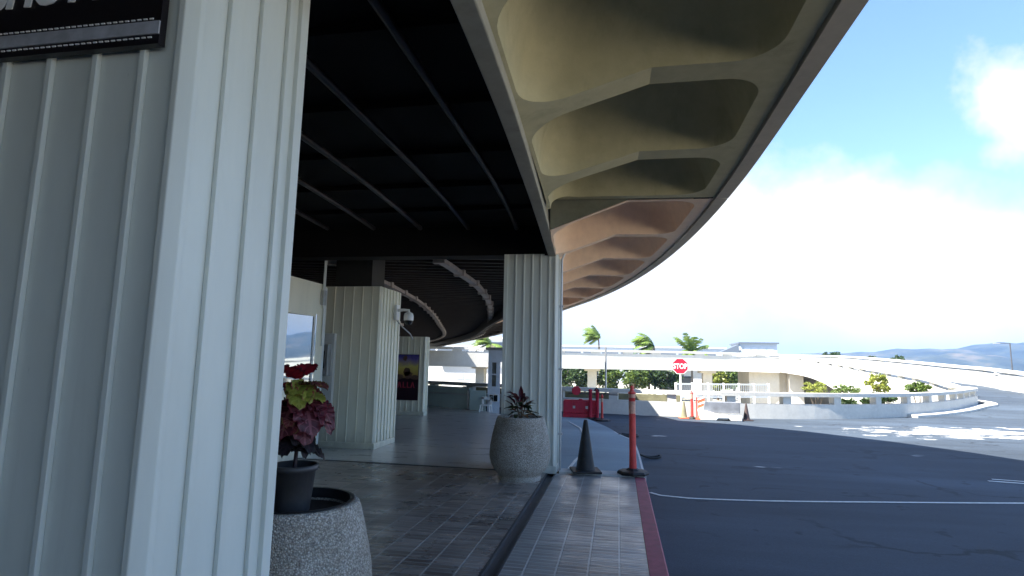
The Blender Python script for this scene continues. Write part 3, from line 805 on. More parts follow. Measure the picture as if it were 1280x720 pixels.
# ------------------------------------------------------------------ planters
def planter(label, c, z0=0):
    t = thing('planter', label, 'planter', (c[0], c[1], z0), 'exposed aggregate planters')
    prof = [(r_, z_*.955) for r_, z_ in [(.272, 0), (.278, .045), (.268, .055), (.30, .085), (.345, .14), (.378, .21), (.398, .29), (.400, .35), (.392, .45), (.372, .57), (.345, .69), (.318, .80), (.308, .822), (.300, .832), (.272, .832), (.262, .82), (.262, .76)]]
    mb = MB(); mb.lathe(prof, 64, (0, 0), True, (True, False)); mb.build('bowl', 'exposed_aggregate', t, world=False)
    mb = MB(); mb.lathe([(.2615, .735), (.0, .745)], 32, (0, 0), False, (False, False)); mb.build('soil', 'soil', t, world=False)
    return t
planter('speckled stone planter close by, holding a dark pot of coleus', (-1.655, 2.865)).scale = (1, 1, .95)
planter('round speckled stone planter in front of the column by the kerb', (-1.262, 7.56))
mb = MB(); mb.lathe([(.258, .75), (.262, .800), (.268, .803), (.285, .803), (.287, .798), (.268, .796), (.264, .75)], 48, (0, 0), True, (False, False))
# the near planter has a dark liner lip
o = mb.build('liner_lip', 'black_plastic', bpy.data.objects['planter'], world=False)

def leaf(mb_, base, direction, length, wid, up=(0, 0, 1), droop=.3, ruffle=.06, fold=.25, nl=10, nw=6, tip=.8, serr=.06, rnd=.8):
    base = Vector(base); d = Vector(direction).normalized(); u = Vector(up); r = d.cross(u)
    if r.length < .05: r = d.cross(Vector((1, 0, 0)))
    r.normalize(); u = r.cross(d); vs = []; fs = []; uv = []
    ph = random.uniform(0, 6)
    for i in range(nl+1):
        t = i/nl; w = wid*max(0, sin(pi*min(1, t**tip*.96+.04)))**rnd; w = max(w, .002)
        c = base+d*(length*t*(1-.15*droop*t))-u*(length*droop*t*t*.8)
        for j in range(nw+1):
            q = (j/nw-.5)*2; ed = abs(q)
            ww = w*(1+serr*sin(i*2.7+ph)*ed)
            z = fold*w*ed+ruffle*length*ed*ed*sin(i*1.9+q*2+ph)
            vs.append(c+r*(q*ww*.5)+u*z); uv.append((t, ed))
    for i in range(nl):
        for j in range(nw):
            a = i*(nw+1)+j; fs.append((a, a+1, a+nw+2, a+nw+1))
    mb_.add(vs, fs, True); mb_.uv = (mb_.uv or [])+uv
# coleus in a pot on the near planter
PC = Vector((-1.69, 2.86, .695))
pl = thing('potted_plant', 'red and purple coleus with ruffled leaves in a dark plastic pot', 'potted plant', PC)
mb = MB(); mb.lathe([(.088, 0), (.110, .215), (.120, .215), (.122, .245), (.112, .245), (.106, .21), (.0, .205)], 32, (0, 0), True, (True, False)); mb.build('pot', 'pot_plastic', pl, world=False)
mb = MB(); mb.lathe([(.106, .208), (.0, .218)], 24, (0, 0), False, (False, False)); mb.build('soil', 'soil', pl, world=False)
mb = MB(); mb.tube([(0, 0, .12), (.01, .0, .3), (-.01, .01, .5), (.0, 0, .66)], [.011, .010, .008, .005], 8)
mb.tube([(.0, 0, .2), (.06, -.02, .32), (.10, -.03, .45)], [.007, .006, .004], 6); mb.tube([(0, 0, .25), (-.07, .03, .36), (-.10, .02, .5)], [.007, .006, .004], 6)
o = mb.build('stem', 'coleus_dark', pl, world=False); o.location.z = .09
LEAVES = {
 'coleus_red':   [((-.02, -.02, .60), (-.2, -.55, .55), .20, .20, .5), ((-.04, 0, .55), (-.8, -.3, .2), .18, .17, .5), ((0, .02, .62), (-.1, .5, .5), .14, .13, .4)],
 'coleus_pink':  [((.03, -.02, .56), (.85, -.25, .30), .17, .13, .4), ((.0, .02, .55), (.5, .7, .3), .15, .13, .5), ((.02, -.05, .42), (.3, -.9, -.25), .15, .14, .5)],
 'coleus_green': [((.03, -.04, .58), (.75, -.55, -.3), .15, .10, .5), ((.01, -.03, .56), (.50, -.75, -.15), .19, .15, .5), ((.03, -.0, .52), (.8, -.2, .05), .14, .12, .4), ((-.03, .02, .5), (-.3, .7, .2), .13, .12, .5)],
 'coleus_purple': [((.03, -.03, .50), (.75, -.55, -.25), .22, .21, .8), ((.04, 0, .47), (.95, -.05, -.05), .20, .19, .9), ((.0, -.04, .47), (.15, -.9, -.15), .20, .19, .9), ((-.03, 0, .46), (-.8, -.4, .0), .19, .18, .7), ((0, .03, .46), (.3, .9, .0), .18, .17, .7), ((.04, -.04, .42), (.65, -.6, -.4), .17, .17, .7)],
 'coleus_dark':  [((.01, 0, .32), (.7, -.5, .1), .17, .11, .8), ((0, -.02, .29), (.2, -.9, .2), .16, .11, .8), ((.02, 0, .26), (.9, .1, .1), .15, .10, .8), ((-.01, 0, .30), (-.6, -.6, .3), .15, .10, .7), ((0, 0, .22), (.5, -.4, .4), .14, .10, .6), ((0, 0, .24), (-.3, .8, .3), .14, .09, .6), ((.0, -.01, .36), (.5, -.75, .1), .15, .11, .9)],
}
random.seed(21)
for mt, ls in LEAVES.items():
    more = [(tuple(x+random.uniform(-.025, .025) for x in b), tuple(x+random.uniform(-.35, .35) for x in d), l*random.uniform(.7, .95), wv*random.uniform(.7, .95), dr*random.uniform(.8, 1.2)) for b, d, l, wv, dr in ls if mt != 'coleus_red']
    for b, d, l, wv, dr in ls+more:
        mb = MB(); leaf(mb, b, d, l, wv, droop=dr, ruffle=.06, serr=.05, nl=20, nw=10, rnd=.42, tip=.74, fold=.10); o = mb.build('leaf', mt, pl, world=False); o.location.z = .09
# croton in the far planter
pl2 = thing('potted_plant', 'small dark croton with red and pale leaves growing in the far planter', 'potted plant', (-1.262, 7.56, .735))
mb = MB()
for a in range(5): mb.tube([(0, 0, 0), (.04*cos(a*1.3), .04*sin(a*1.3), .12), (.07*cos(a*1.3), .07*sin(a*1.3), .24)], [.008, .006, .004], 6)
mb.build('stem', 'bark', pl2, world=False)
random.seed(11)
for mt, nn_, zlo, zhi, el0, el1, l0, l1 in (('croton_red', 15, .1, .22, .5, 1.3, .12, .2), ('croton_green', 14, .05, .16, -.1, .6, .10, .17), ('croton_pale', 8, .03, .10, -.1, .5, .08, .12)):
    for k in range(nn_):
        a = random.uniform(0, 2*pi); e = random.uniform(el0, el1); rr_ = random.uniform(.01, .07)
        mb = MB(); leaf(mb, (rr_*cos(a), rr_*sin(a), random.uniform(zlo, zhi)), (cos(a)*cos(e), sin(a)*cos(e), sin(e)), random.uniform(l0, l1), random.uniform(.045, .065), droop=.4, nl=8, nw=4, ruffle=.03)
        mb.build('leaf', mt, pl2, world=False)
pl2.scale = (1.3, 1.3, 1.3)

# ------------------------------------------------------------------ cone, delineator, hoses near the kerb
def cone(name, label, c, h, r, mat, base_mat, group='traffic cones', bands=None):
    t = thing(name, label, 'traffic cone', c, group)
    mb = MB(); s = r*1.42; mb.box(-s, s, -s, s, 0, .03, .2); mb.build('base', base_mat, t, world=False, bevel=.008)
    mb = MB(); mb.lathe([(r*.98, .03), (r*.90, .05), (.030*h/.7, h-.02), (.022*h/.7, h), (.012, h)], 28); mb.build('cone_body', mat, t, world=False)
    return t
cone('traffic_cone', 'black traffic cone standing on the threshold slab', (-.445, 8.19, .022), .70, .14, 'black_rubber', 'black_rubber')
def delineator(label, c, h, base_r, base_mat='black_rubber', mat='orange_plastic', bands=((.68, .82), (.86, .93)), rad=.045, cat='delineator post', tilt=0):
    t = thing('delineator_post', label, cat, c, 'orange delineator posts')
    mb = MB(); mb.lathe([(base_r, 0), (base_r*1.02, .02), (base_r*.92, .045), (base_r*.45, .055), (rad*1.5, .075), (rad*1.1, .08)], 8, smooth=False); mb.build('base', base_mat, t, world=False)
    mb = MB(); mb.lathe([(rad*1.15, .07), (rad*1.02, .25*h), (rad, .6*h), (rad*.97, .90*h), (rad*1.15, .905*h), (rad*1.15, .925*h), (rad*.7, .935*h), (rad*.55, .965*h), (rad*.62, .975*h), (rad*.35, h)], 20); mb.build('post', mat, t, world=False)
    for a, b in bands:
        mb = MB(); mb.lathe([(rad*1.03, a*h), (rad*1.03, b*h)], 20, cap=(False, False)); mb.build('reflective_band', 'reflective_band', t, world=False)
    t.rotation_euler = (0, tilt, 0); return t
delineator('tall orange delineator post on a black base at the near kerb end', (.20, 8.20, .022), 1.19, .21, tilt=R(-.4))
def hose(label, pts, r):
    mb = MB(); mb.tube(smooth_path(pts, .05), r, 8); tag(mb.build('rubber_hose', 'black_rubber'), label, 'hose', 'black rubber hoses by the ramp edge')
hose('short black rubber hose with a hooked end lying on the road beside the delineator', [(.36, 10.35, -.03), (.48, 10.4, -.075), (.58, 10.45, -.1), (.68, 10.5, -.095), (.74, 10.58, -.08), (.72, 10.68, -.085), (.65, 10.66, -.1), (.55, 10.6, -.1), (.40, 10.52, -.07)], .017)
hose('black rubber hose looped at the bent edge of the asphalt ramp', [(.02, 13.2, -.04), (.10, 13.25, -.06), (.28, 13.3, -.09), (.42, 13.4, -.09), (.44, 13.6, -.09), (.25, 13.62, -.09), (.08, 13.6, -.07)], .02)

# ------------------------------------------------------------------ reflecting window wall, telephone, poster, camera
bw = thing('glazed_partition', 'pale partition with a mirror like window reflecting the sky, left of the telephone column', 'partition', (-4.8, 8.0, 0))
mb = MB(); mb.box(-4.85, -4.75, 6.2, 8.62, 2.16, 2.70); mb.box(-4.85, -4.75, 6.2, 8.62, 0, 1.02); mb.box(-4.85, -4.75, 8.36, 8.62, 1.02, 2.16); mb.box(-4.85, -4.75, 6.2, 7.25, 1.02, 2.16)
mb.build('panel', 'column_paint_cream', bw)
mb = MB(); mb.box(-4.83, -4.81, 7.20, 8.40, 1.0, 2.2, R(-6)); mb.build('window_pane', 'mirror_glass', bw)
mb = MB(); mb.box(-4.80, -4.742, 8.31, 8.358, 1.022, 2.158); mb.box(-4.80, -4.742, 7.252, 7.30, 1.022, 2.158); mb.box(-4.80, -4.744, 7.30, 8.31, 1.022, 1.06); mb.build('window_frame', 'frame_paint', bw)
mb = MB(); mb.box(-4.86, -4.755, 8.622, 8.70, 0, 2.66); mb.build('corner_post', 'frame_paint', bw, bevel=.006)
mb = MB(); mb.box(-4.749, -4.69, 8.47, 8.57, 2.36, 2.60); mb.build('junction_box', 'grey_metal', bw, bevel=.006)
mb = MB(); mb.tube([(-4.72, 8.50, 2.60), (-4.72, 8.50, 3.45)], .013, 8); mb.tube([(-4.72, 8.54, 2.60), (-4.72, 8.54, 3.45)], .013, 8); mb.tube([(-4.725, 8.52, 2.36), (-4.728, 8.56, 2.28), (-4.728, 8.56, 1.7)], .012, 8); mb.build('conduit', 'frame_paint', bw)
ph = thing('wall_telephone', 'grey wall mounted telephone box with dark screen on the middle column', 'telephone', (-4.95, 9.2, .5))
mb = MB(); mb.box(-5.19, -4.80, 9.12, 9.20, .50, 1.93); mb.build('backboard', 'frame_paint', ph, bevel=.006)
mb = MB(); mb.box(-5.14, -4.84, 9.0, 9.12, 1.20, 1.74); mb.build('housing', 'grey_metal', ph, bevel=.01)
mb = MB(); mb.box(-5.09, -4.90, 8.992, 9.0, 1.33, 1.63); mb.build('screen', 'screen_black', ph)
mb = MB(); mb.tube([(-5.07, 8.985, 1.44), (-5.07, 8.95, 1.46), (-5.07, 8.95, 1.58), (-5.07, 8.985, 1.60)], .018, 8); mb.build('handset', 'black_plastic', ph)
mb = MB(); mb.box(-5.1, -4.88, 8.992, 9.0, 1.235, 1.30); mb.build('keypad', 'sign_silver', ph)
po = thing('poster', 'poster with purple sky, yellow glow and dark figures on the farthest pier', 'poster', (-5.76, 15.14, .405))
mb = MB(); mb.box(-6.16, -5.40, 15.115, 15.15, .405, 1.655); mb.build('board', 'poster_dark', po)
mb = MB(); mb.box(-6.15, -5.41, 15.105, 15.113, 1.00, 1.645); mb.build('picture', 'poster_print', po)
mb = MB()
def blob(cx, cz, rx, rz, y0, y1, k=14, jag=.25):
    return [(cx+rx*cos(2*pi*i/k)*(1+random.uniform(-jag, jag)), cz+rz*sin(2*pi*i/k)*(1+random.uniform(-jag, jag))) for i in range(k)]
random.seed(5)
for b in ((-5.74, 1.16, .10, .13), (-5.69, 1.08, .12, .1), (-5.80, 1.55, .06, .07), (-6.06, 1.25, .07, .25), (-6.0, 1.04, .16, .07), (-5.5, 1.03, .12, .06)):
    mb.prism_y(blob(*b, 0, 0), 15.1, 15.1045)
mb.build('silhouettes', 'poster_cloud', po)
mb = MB(); mb.prism_y([(-6.0, .74), (-5.97, .74), (-5.94, .86), (-5.91, .74), (-5.88, .74), (-5.92, .90), (-5.96, .90)], 15.108, 15.1145)
for x in (-5.84, -5.72): mb.box(x, x+.025, 15.108, 15.1145, .74, .90); mb.box(x+.025, x+.08, 15.108, 15.1145, .74, .765)
mb.prism_y([(-5.62, .74), (-5.59, .74), (-5.56, .86), (-5.53, .74), (-5.50, .74), (-5.545, .90), (-5.575, .90)], 15.108, 15.1145)
mb.build('lettering', 'poster_red', po)
sc = thing('security_camera', 'white security camera on a wall bracket at the top of the telephone column', 'security camera', (-4.02, 9.85, 2.35))
mb = MB(); mb.box(-4.02, -3.965, 9.80, 9.93, 2.22, 2.50); mb.build('wall_plate', 'white_plastic', sc, bevel=.006)
mb = MB(); mb.tube([(-3.97, 9.86, 2.40), (-3.86, 9.86, 2.41), (-3.76, 9.86, 2.40), (-3.755, 9.86, 2.33)], [.03, .026, .026, .03], 10); mb.build('bracket', 'white_plastic', sc)
mb = MB(); mb.lathe([(.03, 2.37), (.075, 2.345), (.088, 2.30), (.088, 2.23), (.083, 2.215)], 24, (-3.755, 9.86)); mb.build('housing', 'white_plastic', sc)
mb = MB(); mb.lathe([(.074, 2.215), (.068, 2.17), (.045, 2.14), (.0, 2.13)], 24, (-3.755, 9.86), cap=(False, False)); mb.build('dome', 'screen_black', sc)
mb = MB(); mb.tube([(-3.99, 9.88, 2.22), (-3.90, 9.95, 2.10), (-3.80, 10.1, 1.98), (-3.86, 10.4, 1.9)], .012, 6); mb.build('cable', 'grey_metal', sc)

# dark wall added deep under the deck to stop light there
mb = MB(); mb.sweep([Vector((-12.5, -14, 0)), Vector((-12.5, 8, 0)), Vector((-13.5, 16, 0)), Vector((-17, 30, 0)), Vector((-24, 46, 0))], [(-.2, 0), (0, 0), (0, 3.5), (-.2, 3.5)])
tag(mb.build('darkening_wall', 'dark_wall'), 'dark wall added deep under the elevated roadway to stop light', 'wall')

bwal = thing('blocker_wall', 'batten clad wall added behind the viewpoint to dim the column fronts', 'wall', (-6, -4.6, 0))  # unseen, added to block light from behind on the column fronts
mb = MB(); mb.box(-12.3, .2, -4.75, -4.6, 0, 3.49)
x = -12.2
while x < .15: mb.box(x-.011, x+.011, -4.5995, -4.582, .1, 3.45); x += .175
mb.build('panel', 'column_paint', bwal)
# ------------------------------------------------------------------ guard wall, booth, chair, post at the far end of the walkway
gw = thing('guard_wall', 'low grey green guard wall closing the far end of the covered walkway', 'wall', (-6, 18.2, 0))
GWP = smooth_path([(-12, 22.2), (-9, 20.2), (-6.2, 18.5), (-4.6, 17.75)], .5)
mb = MB(); mb.sweep(GWP, [(-.12, -.3), (0, -.3), (0, .60), (-.12, .60)]); mb.build('wall_panel', 'guard_green', gw)
mb = MB(); mb.sweep(GWP, [(-.16, .602), (.04, .602), (.04, .67), (-.16, .67)]); mb.build('coping', 'guard_green', gw)
mb = MB(); mb.sweep(GWP, [(.002, .43), (.03, .43), (.03, .47), (.002, .47)]); mb.build('rail', 'grey_metal', gw)
mb = MB(); mb.box(-4.55, -4.05, 17.55, 17.63, -.1, .60); tag(mb.build('wall_cabinet', 'guard_green'), 'grey cabinet between the guard wall and the booth', 'cabinet')
bp = thing('bollard', 'thin pale bollard where the guard wall meets the booth', 'bollard', (-4.66, 17.75, -.02))
mb = MB(); mb.tube([(0, 0, 0), (0, 0, .6)], .03, 10); mb.build('post', 'white_paint', bp, world=False)
mb = MB(); mb.lathe([(.12, 0), (.12, .015), (.04, .03)], 12); mb.build('foot', 'dark_metal', bp, world=False)
bt = thing('booth', 'narrow white attendant booth with slit windows half hidden by the column', 'booth', (-3.5, 17.9, -.1))
mb = MB()
mb.box(-4.0, -3.95, 17.6, 18.5, -.1, 1.86)
mb.box(-3.949, -3.88, 17.6, 17.66, -.1, 1.86); mb.box(-3.74, -3.62, 17.6, 17.66, -.1, 1.86); mb.box(-3.879, -3.741, 17.6, 17.66, -.1, .74); mb.box(-3.879, -3.741, 17.6, 17.66, 1.48, 1.86)
mb.box(-3.619, -3.2, 17.6, 17.66, 1.50, 1.86); mb.box(-2.6, -2.55, 17.6, 18.5, -.1, 1.86); mb.box(-3.2, -2.601, 17.6, 17.66, -.1, 1.86)
mb.build('wall', 'bluish_plastic', bt)
mb = MB(); mb.box(-4.08, -2.47, 17.52, 18.6, 1.862, 1.95); mb.build('roof', 'grey_metal', bt, bevel=.01)
mb = MB(); mb.box(-3.879, -3.741, 17.62, 17.64, .741, 1.479); f = mb.build('window', 'mirror_glass', bt)
mb = MB(); mb.box(-3.879, -3.741, 17.59, 17.65, 1.09, 1.13); mb.build('mullion', 'bluish_plastic', bt)
mb = MB(); mb.box(-3.55, -3.45, 17.8, 17.9, .55, 1.0); tag(mb.build('safety_vest', 'orange_plastic'), 'orange vest hanging inside the booth door', 'vest')
ch = thing('plastic_chair', 'small white plastic chair in front of the booth', 'chair', (-3.93, 17.1, -.02))
mb = MB(); mb.box(-.2, .2, -.2, .2, .24, .27); mb.build('seat', 'white_plastic', ch, world=False, bevel=.01)
mb = MB(); mb.box(-.2, -.12, .17, .2, .27, .52); mb.box(.12, .2, .17, .2, .27, .52); mb.box(-.2, .2, .17, .2, .44, .54); mb.build('backrest', 'white_plastic', ch, world=False)
for sx in (-1, 1):
    for sy in (-1, 1):
        mb = MB(); mb.bar((sx*.17, sy*.17, .24), (sx*.2, sy*.2, 0), .035); mb.build('leg', 'white_plastic', ch, world=False)
ch.scale = (.8, .8, .85)
mo = thing('monitor', 'small black monitor fixed on the booth front beside the chair', 'monitor', (-3.78, 17.5, .25))
mb = MB(); mb.box(-3.93, -3.64, 17.5, 17.56, .27, .50); mb.build('casing', 'white_plastic', mo, bevel=.006)
mb = MB(); mb.box(-3.91, -3.795, 17.49, 17.499, .29, .48); mb.box(-3.775, -3.66, 17.49, 17.499, .29, .48); mb.build('screen', 'screen_black', mo)

# ------------------------------------------------------------------ red barrier group across the lane end
rb = thing('water_barrier', 'red plastic water filled barrier with two round holes across the lane end', 'barrier', (-1.1, 17.5, -.12), 'plastic water barriers')
mb = MB()
def barrier_panel(mb, x0, x1, z0, z1, y0, y1, holes, rh):
    """flat-sided panel with through holes, built as strips around each hole"""
    xs_ = [x0]+[v for h in holes for v in (h[0]-rh, h[0]+rh)]+[x1]
    for i in range(len(xs_)-1):
        a, b = xs_[i], xs_[i+1]
        if i % 2 == 0: mb.box(a, b, y0, y1, z0, z1)
        else:
            hz = holes[i//2][1]
            mb.box(a, b, y0, y1, z0, hz-rh); mb.box(a, b, y0, y1, hz+rh, z1)
barrier_panel(mb, -1.62, -.62, .02, .38, 17.45, 17.62, [(-1.30, .20), (-.92, .20)], .04)
mb.prism_y([(-1.62, -.12), (-.62, -.12), (-.62, .018), (-1.62, .018)], 17.36, 17.71)
mb.box(-1.60, -.64, 17.47, 17.60, .38, .42)
mb.build('body', 'red_plastic', rb, bevel=.012)
mb = MB(); mb.lathe([(.06, .422), (.06, .45)], 16, (-1.1, 17.53)); mb.build('cap', 'red_plastic', rb)
def redpost(label, x, y):
    t = thing('barrier_post', label, 'post', (x, y, -.12), 'dark red barrier posts')
    mb = MB(); mb.lathe([(.17, 0), (.17, .04), (.06, .06)], 8, smooth=False); mb.build('base', 'black_rubber', t, world=False)
    mb = MB(); mb.lathe([(.05, .05), (.05, .82), (.06, .825), (.06, .86), (.03, .88)], 14); mb.build('post', 'red_plastic', t, world=False)
redpost('dark red post at the right end of the red barrier', -.80, 17.25)
redpost('dark red post just right of the red barrier carrying a black clamp', -.60, 17.28)
mb = MB(); mb.tube([(-.68, 17.28, .72), (-.62, 17.2, .80), (-.55, 17.22, .74), (-.60, 17.26, .66)], .02, 8); tag(mb.build('clamp', 'black_plastic'), 'black clamp hooked on top of the right red post', 'clamp')
ba = thing('crossing_pole', 'thin pole laid across the red posts with a small red octagonal plate', 'pole', (-.8, 17.5, .55))
mb = MB(); mb.bar((-1.46, 17.33, .62), (.0, 17.42, .60), .03); mb.build('arm', 'brown_plastic', ba)
mb = MB(); mb.prism_y([(-1.22+.14*cos(R(22.5+45*k)), .70+.14*sin(R(22.5+45*k))) for k in range(8)], 17.28, 17.30); mb.build('plate', 'red_plastic', ba)
delineator('slim orange delineator post right of the red barrier', (-.45, 16.95, -.12), .76, .24, rad=.032, bands=((.70, .84),))
sp = thing('sign_post', 'tall thin grey pole rising behind the red barrier', 'pole', (-.42, 20.7, -.5))
mb = MB(); mb.tube([(0, 0, 0), (0, 0, 2.6)], .035, 8); mb.build('pole', 'grey_metal', sp, world=False)
mb = MB(); mb.tube([(0, 0, .0), (0, 0, .05)], .09, 10); mb.build('foot', 'grey_metal', sp, world=False)

# ------------------------------------------------------------------ balustrades
def balustrade(name, label, path, lower, gap, cop, spacing, mat, thick=.24, post_w=.42, skirt=None, first=.4, group=None, lo_in=None, over=.09):
    P = path; t = thing(name, label, 'parapet', P[0], group)
    mb = MB()
    if skirt is None: mb.sweep(P, [(-thick/2, -.5), (thick/2, -.5), (thick/2, lower), (-thick/2, lower)])
    else:
        nn = path_normals(P); vs = []
        for p, nq, sk in zip(P, nn, skirt):
            for o_, z in ((-thick/2, sk), (thick/2, sk), (thick/2, p.z+lower), (-thick/2, p.z+lower)): vs.append((p.x+nq[0]*o_, p.y+nq[1]*o_, z))
        m = 4; fs = [(i*m+k, i*m+(k+1) % m, (i+1)*m+(k+1) % m, (i+1)*m+k) for i in range(len(P)-1) for k in range(m)]+[(3, 2, 1, 0), tuple(range((len(P)-1)*m, len(P)*m))]
        mb.add(vs, fs)
    mb.build('wall', mat, t)
    mb = MB(); mb.sweep(P, [(-thick/2-over, lower+gap), (thick/2+over, lower+gap), (thick/2+over, lower+gap+cop), (-thick/2-over, lower+gap+cop)]); mb.build('coping', mat, t)
    A = [0]
    for i in range(1, len(P)): A.append(A[-1]+(P[i]-P[i-1]).length)
    s = first
    while s < A[-1]:
        i = 0
        while i < len(A)-2 and A[i+1] < s: i += 1
        q = P[i].lerp(P[i+1], (s-A[i])/(A[i+1]-A[i])); d = P[i+1]-P[i]; a = atan2(d.y, d.x)
        mb = MB(); mb.box(q.x-post_w/2, q.x+post_w/2, q.y-thick/2+.02, q.y+thick/2-.02, q.z+lower-.02, q.z+lower+gap+.01, a, (q.x, q.y, q.z)); mb.build('post', mat, t)
        s += spacing
    return t
NW = [p for p in WALLP]
balustrade('curved_parapet', 'low white parapet with slots curving round the near side of the island', NW, .46, .24, .12, 1.85, 'white_concrete', thick=.26, post_w=.28, over=.03)
mb = MB(); mb.sweep(smooth_path([(-6.0, 21.9), (-3.0, 20.75), (-.6, 20.15), (2.05, 19.95)], .4), [(-.2, -.6), (0, -.6), (0, .52), (-.2, .52)])
tag(mb.build('planted_bank', 'olive_bank'), 'olive brown earth bank seen through the slots left of the stop sign', 'bank')
RP = [Vector((p.x, p.y, p.z)) for p in inner]
def sk(p):
    if p.y < 57: return -3.3
    t = (p.y-57)/9; return -.75+1.8*min(1, max(0, t))
balustrade('ramp_parapet', 'white slotted parapet and side wall of the ramp facing the island', RP, .46, .22, .16, 2.6, 'white_concrete', thick=.3, post_w=.6, skirt=[sk(p) for p in RP])
RO_ = [Vector((p.x, p.y, p.z)) for p in outer][::-1]
OP = smooth_path([(36, -20, -.12), (32, 0, -.12), (28.4, 24, -.12), (26.9, 33, -.1)]+[tuple(p) for p in outer[3::4]], 1)
balustrade('ramp_parapet', 'long white outer parapet along the far side of the climbing road', OP, 1.05, .10, .18, 4.0, 'white_concrete', thick=.3, post_w=2.8, skirt=[-3.3 if p.y > 20 else -.7 for p in OP])

# ------------------------------------------------------------------ bridge
br = thing('overpass', 'long white concrete bridge on pillars crossing behind the stop sign', 'bridge', (0, 61, -3.2))
BP = smooth_path([(-45, 54.0, 2.0), (-25, 57.0, 2.0), (-6, 60.3, 2.05), (6.6, 63.6, 2.1), (13, 65.5, 2.1), (17.2, 66.2, 2.05)], 1.5)
mb = MB(); mb.sweep(BP, [(-.3, -1.1), (0, -1.1), (0, .55), (-.3, .55)]); mb.build('fascia', 'white_concrete', br)
mb = MB(); mb.sweep(BP, [(-.4, .72), (.08, .72), (.08, .95), (-.4, .95)]); mb.build('coping', 'white_concrete', br)
acc = 0; q0 = BP[0]
for i in range(1, len(BP)):
    acc += (BP[i]-BP[i-1]).length
    if acc > 3.0:
        acc = 0; q = BP[i]; d = BP[i]-BP[i-1]
        mb = MB(); mb.box(q.x-.5, q.x+.5, q.y-.02, q.y+.2, q.z+.54, q.z+.73, atan2(d.y, d.x), (q.x, q.y, 0)); mb.build('post', 'white_concrete', br)
mb = MB(); mb.sweep(BP, [(-9, -.9), (-.31, -.9), (-.31, 0), (-9, 0)]); mb.build('deck', 'bridge_concrete', br)
mb = MB(); mb.sweep(BP, [(-9.3, -1.1), (-9.0, -1.1), (-9.0, .42), (-9.3, .42)]); mb.build('far_fascia', 'white_concrete', br)
for (x, y) in ((-2.75, 63.3), (-14.6, 60.8), (9.7, 66.6), (-30, 58.5)):
    mb = MB(); mb.box(x-.48, x+.48, y-.6, y+.6, -3.3, 1.0); mb.box(x-.8, x+.8, y-1.2, y+1.6, .75, 1.12); mb.build('pillar', 'bridge_concrete', br, bevel=.03)
mb = MB(); mb.box(14.2, 17.3, 67.0, 73, -3.3, 1.1); mb.box(18.2, 19.6, 66.5, 73, -3.3, 1.5); mb.box(17.3, 18.2, 68, 73, -3.3, 1.15); mb.build('abutment', 'bridge_concrete', br)

# ------------------------------------------------------------------ stop sign, railing, white barrier, cones by the parapet
ss = thing('stop_sign', 'red octagonal stop sign on a white post behind the parapet', 'stop sign', (3.07, 29.8, -1.3))
mb = MB(); mb.box(-.04, .04, .0, .05, 0, 2.45); mb.build('post', 'white_paint', ss, world=False)
def octo(r): return [(r*cos(R(22.5+45*k)), 2.78+r*sin(R(22.5+45*k))) for k in range(8)]
mb = MB(); mb.prism_y(octo(.42), -.02, -.004); mb.build('plate', 'sign_white', ss, world=False)
mb = MB(); mb.prism_y(octo(.392), -.024, -.0204); mb.build('face', 'stop_red', ss, world=False)
text_mesh('STOP', .36, .002, 'lettering', 'sign_white', ss, (3.07, 29.773, -1.3+2.655), (pi/2, 0, 0), 'CENTER', .78, .008)
ss.rotation_euler = (0, 0, R(-6))
rl = thing('railing', 'white metal railing with thin balusters behind the parapet', 'railing', (6.4, 37, -1.2))
RA, RB = Vector((3.4, 35.6, 0)), Vector((9.35, 38.8, 0))
mb = MB(); mb.bar(RA+Vector((0, 0, .42)), RB+Vector((0, 0, .42)), .09); mb.build('top_rail', 'white_paint', rl)
mb = MB(); mb.bar(RA+Vector((0, 0, -.35)), RB+Vector((0, 0, -.35)), .08); mb.build('bottom_rail', 'white_paint', rl)
for k in range(7):
    p = RA.lerp(RB, k/6); mb = MB(); mb.box(p.x-.06, p.x+.06, p.y-.06, p.y+.06, -2.1, .50); mb.build('post', 'white_paint', rl)
mb = MB()
for k in range(48):
    p = RA.lerp(RB, (k+.5)/48); mb.box(p.x-.014, p.x+.014, p.y-.014, p.y+.014, -.35, .40)
o = mb.build('balusters', 'white_paint', rl)
wb = thing('water_barrier', 'white plastic water barrier standing against the sunlit parapet', 'barrier', (2.95, 18.6, -.12), 'plastic water barriers')
mb = MB(); x0, x1 = 2.42, 3.66
mb.prism_y([(x0+.12, .10), (x1-.02, .10), (x1-.02, .43), (x0+.2, .43)], 18.52, 18.70); mb.build('body', 'grey_plastic', wb, bevel=.02)
mb = MB(); mb.prism_y([(x0+.05, -.12), (x0+.5, -.12), (x0+.56, -.05), (x0+.86, -.05), (x0+.92, -.12), (x1, -.12), (x1, .04), (x0+.65, .04), (x0+.28, .14), (x0, .18)], 18.36, 18.86); mb.build('foot', 'white_plastic', wb, bevel=.02)
cone('traffic_cone', 'small dark brown cone at the right end of the white barrier', (3.86, 18.75, -.12), .52, .11, 'brown_plastic', 'brown_plastic')
cone('traffic_cone', 'small faded olive cone left of the orange posts by the parapet', (2.02, 18.72, -.12), .52, .10, 'olive_bank', 'orange_faded')
delineator('thin orange delineator post left of the striped panel by the parapet', (2.26, 18.7, -.12), .85, .14, rad=.04, bands=((.72, .9),))
vp = thing('striped_panel', 'orange and white striped panel beside the white barrier', 'barricade', (2.52, 18.62, -.12))
mb = MB(); mb.box(-.09, .11, -.02, .02, .04, .66); mb.build('panel', 'orange_faded', vp, world=False)
mb = MB()
for k in range(4): z = .12+k*.15; mb.prism_y([(-.088, z), (.108, z+.08), (.108, z+.14), (-.088, z+.06)], -.026, -.0205)
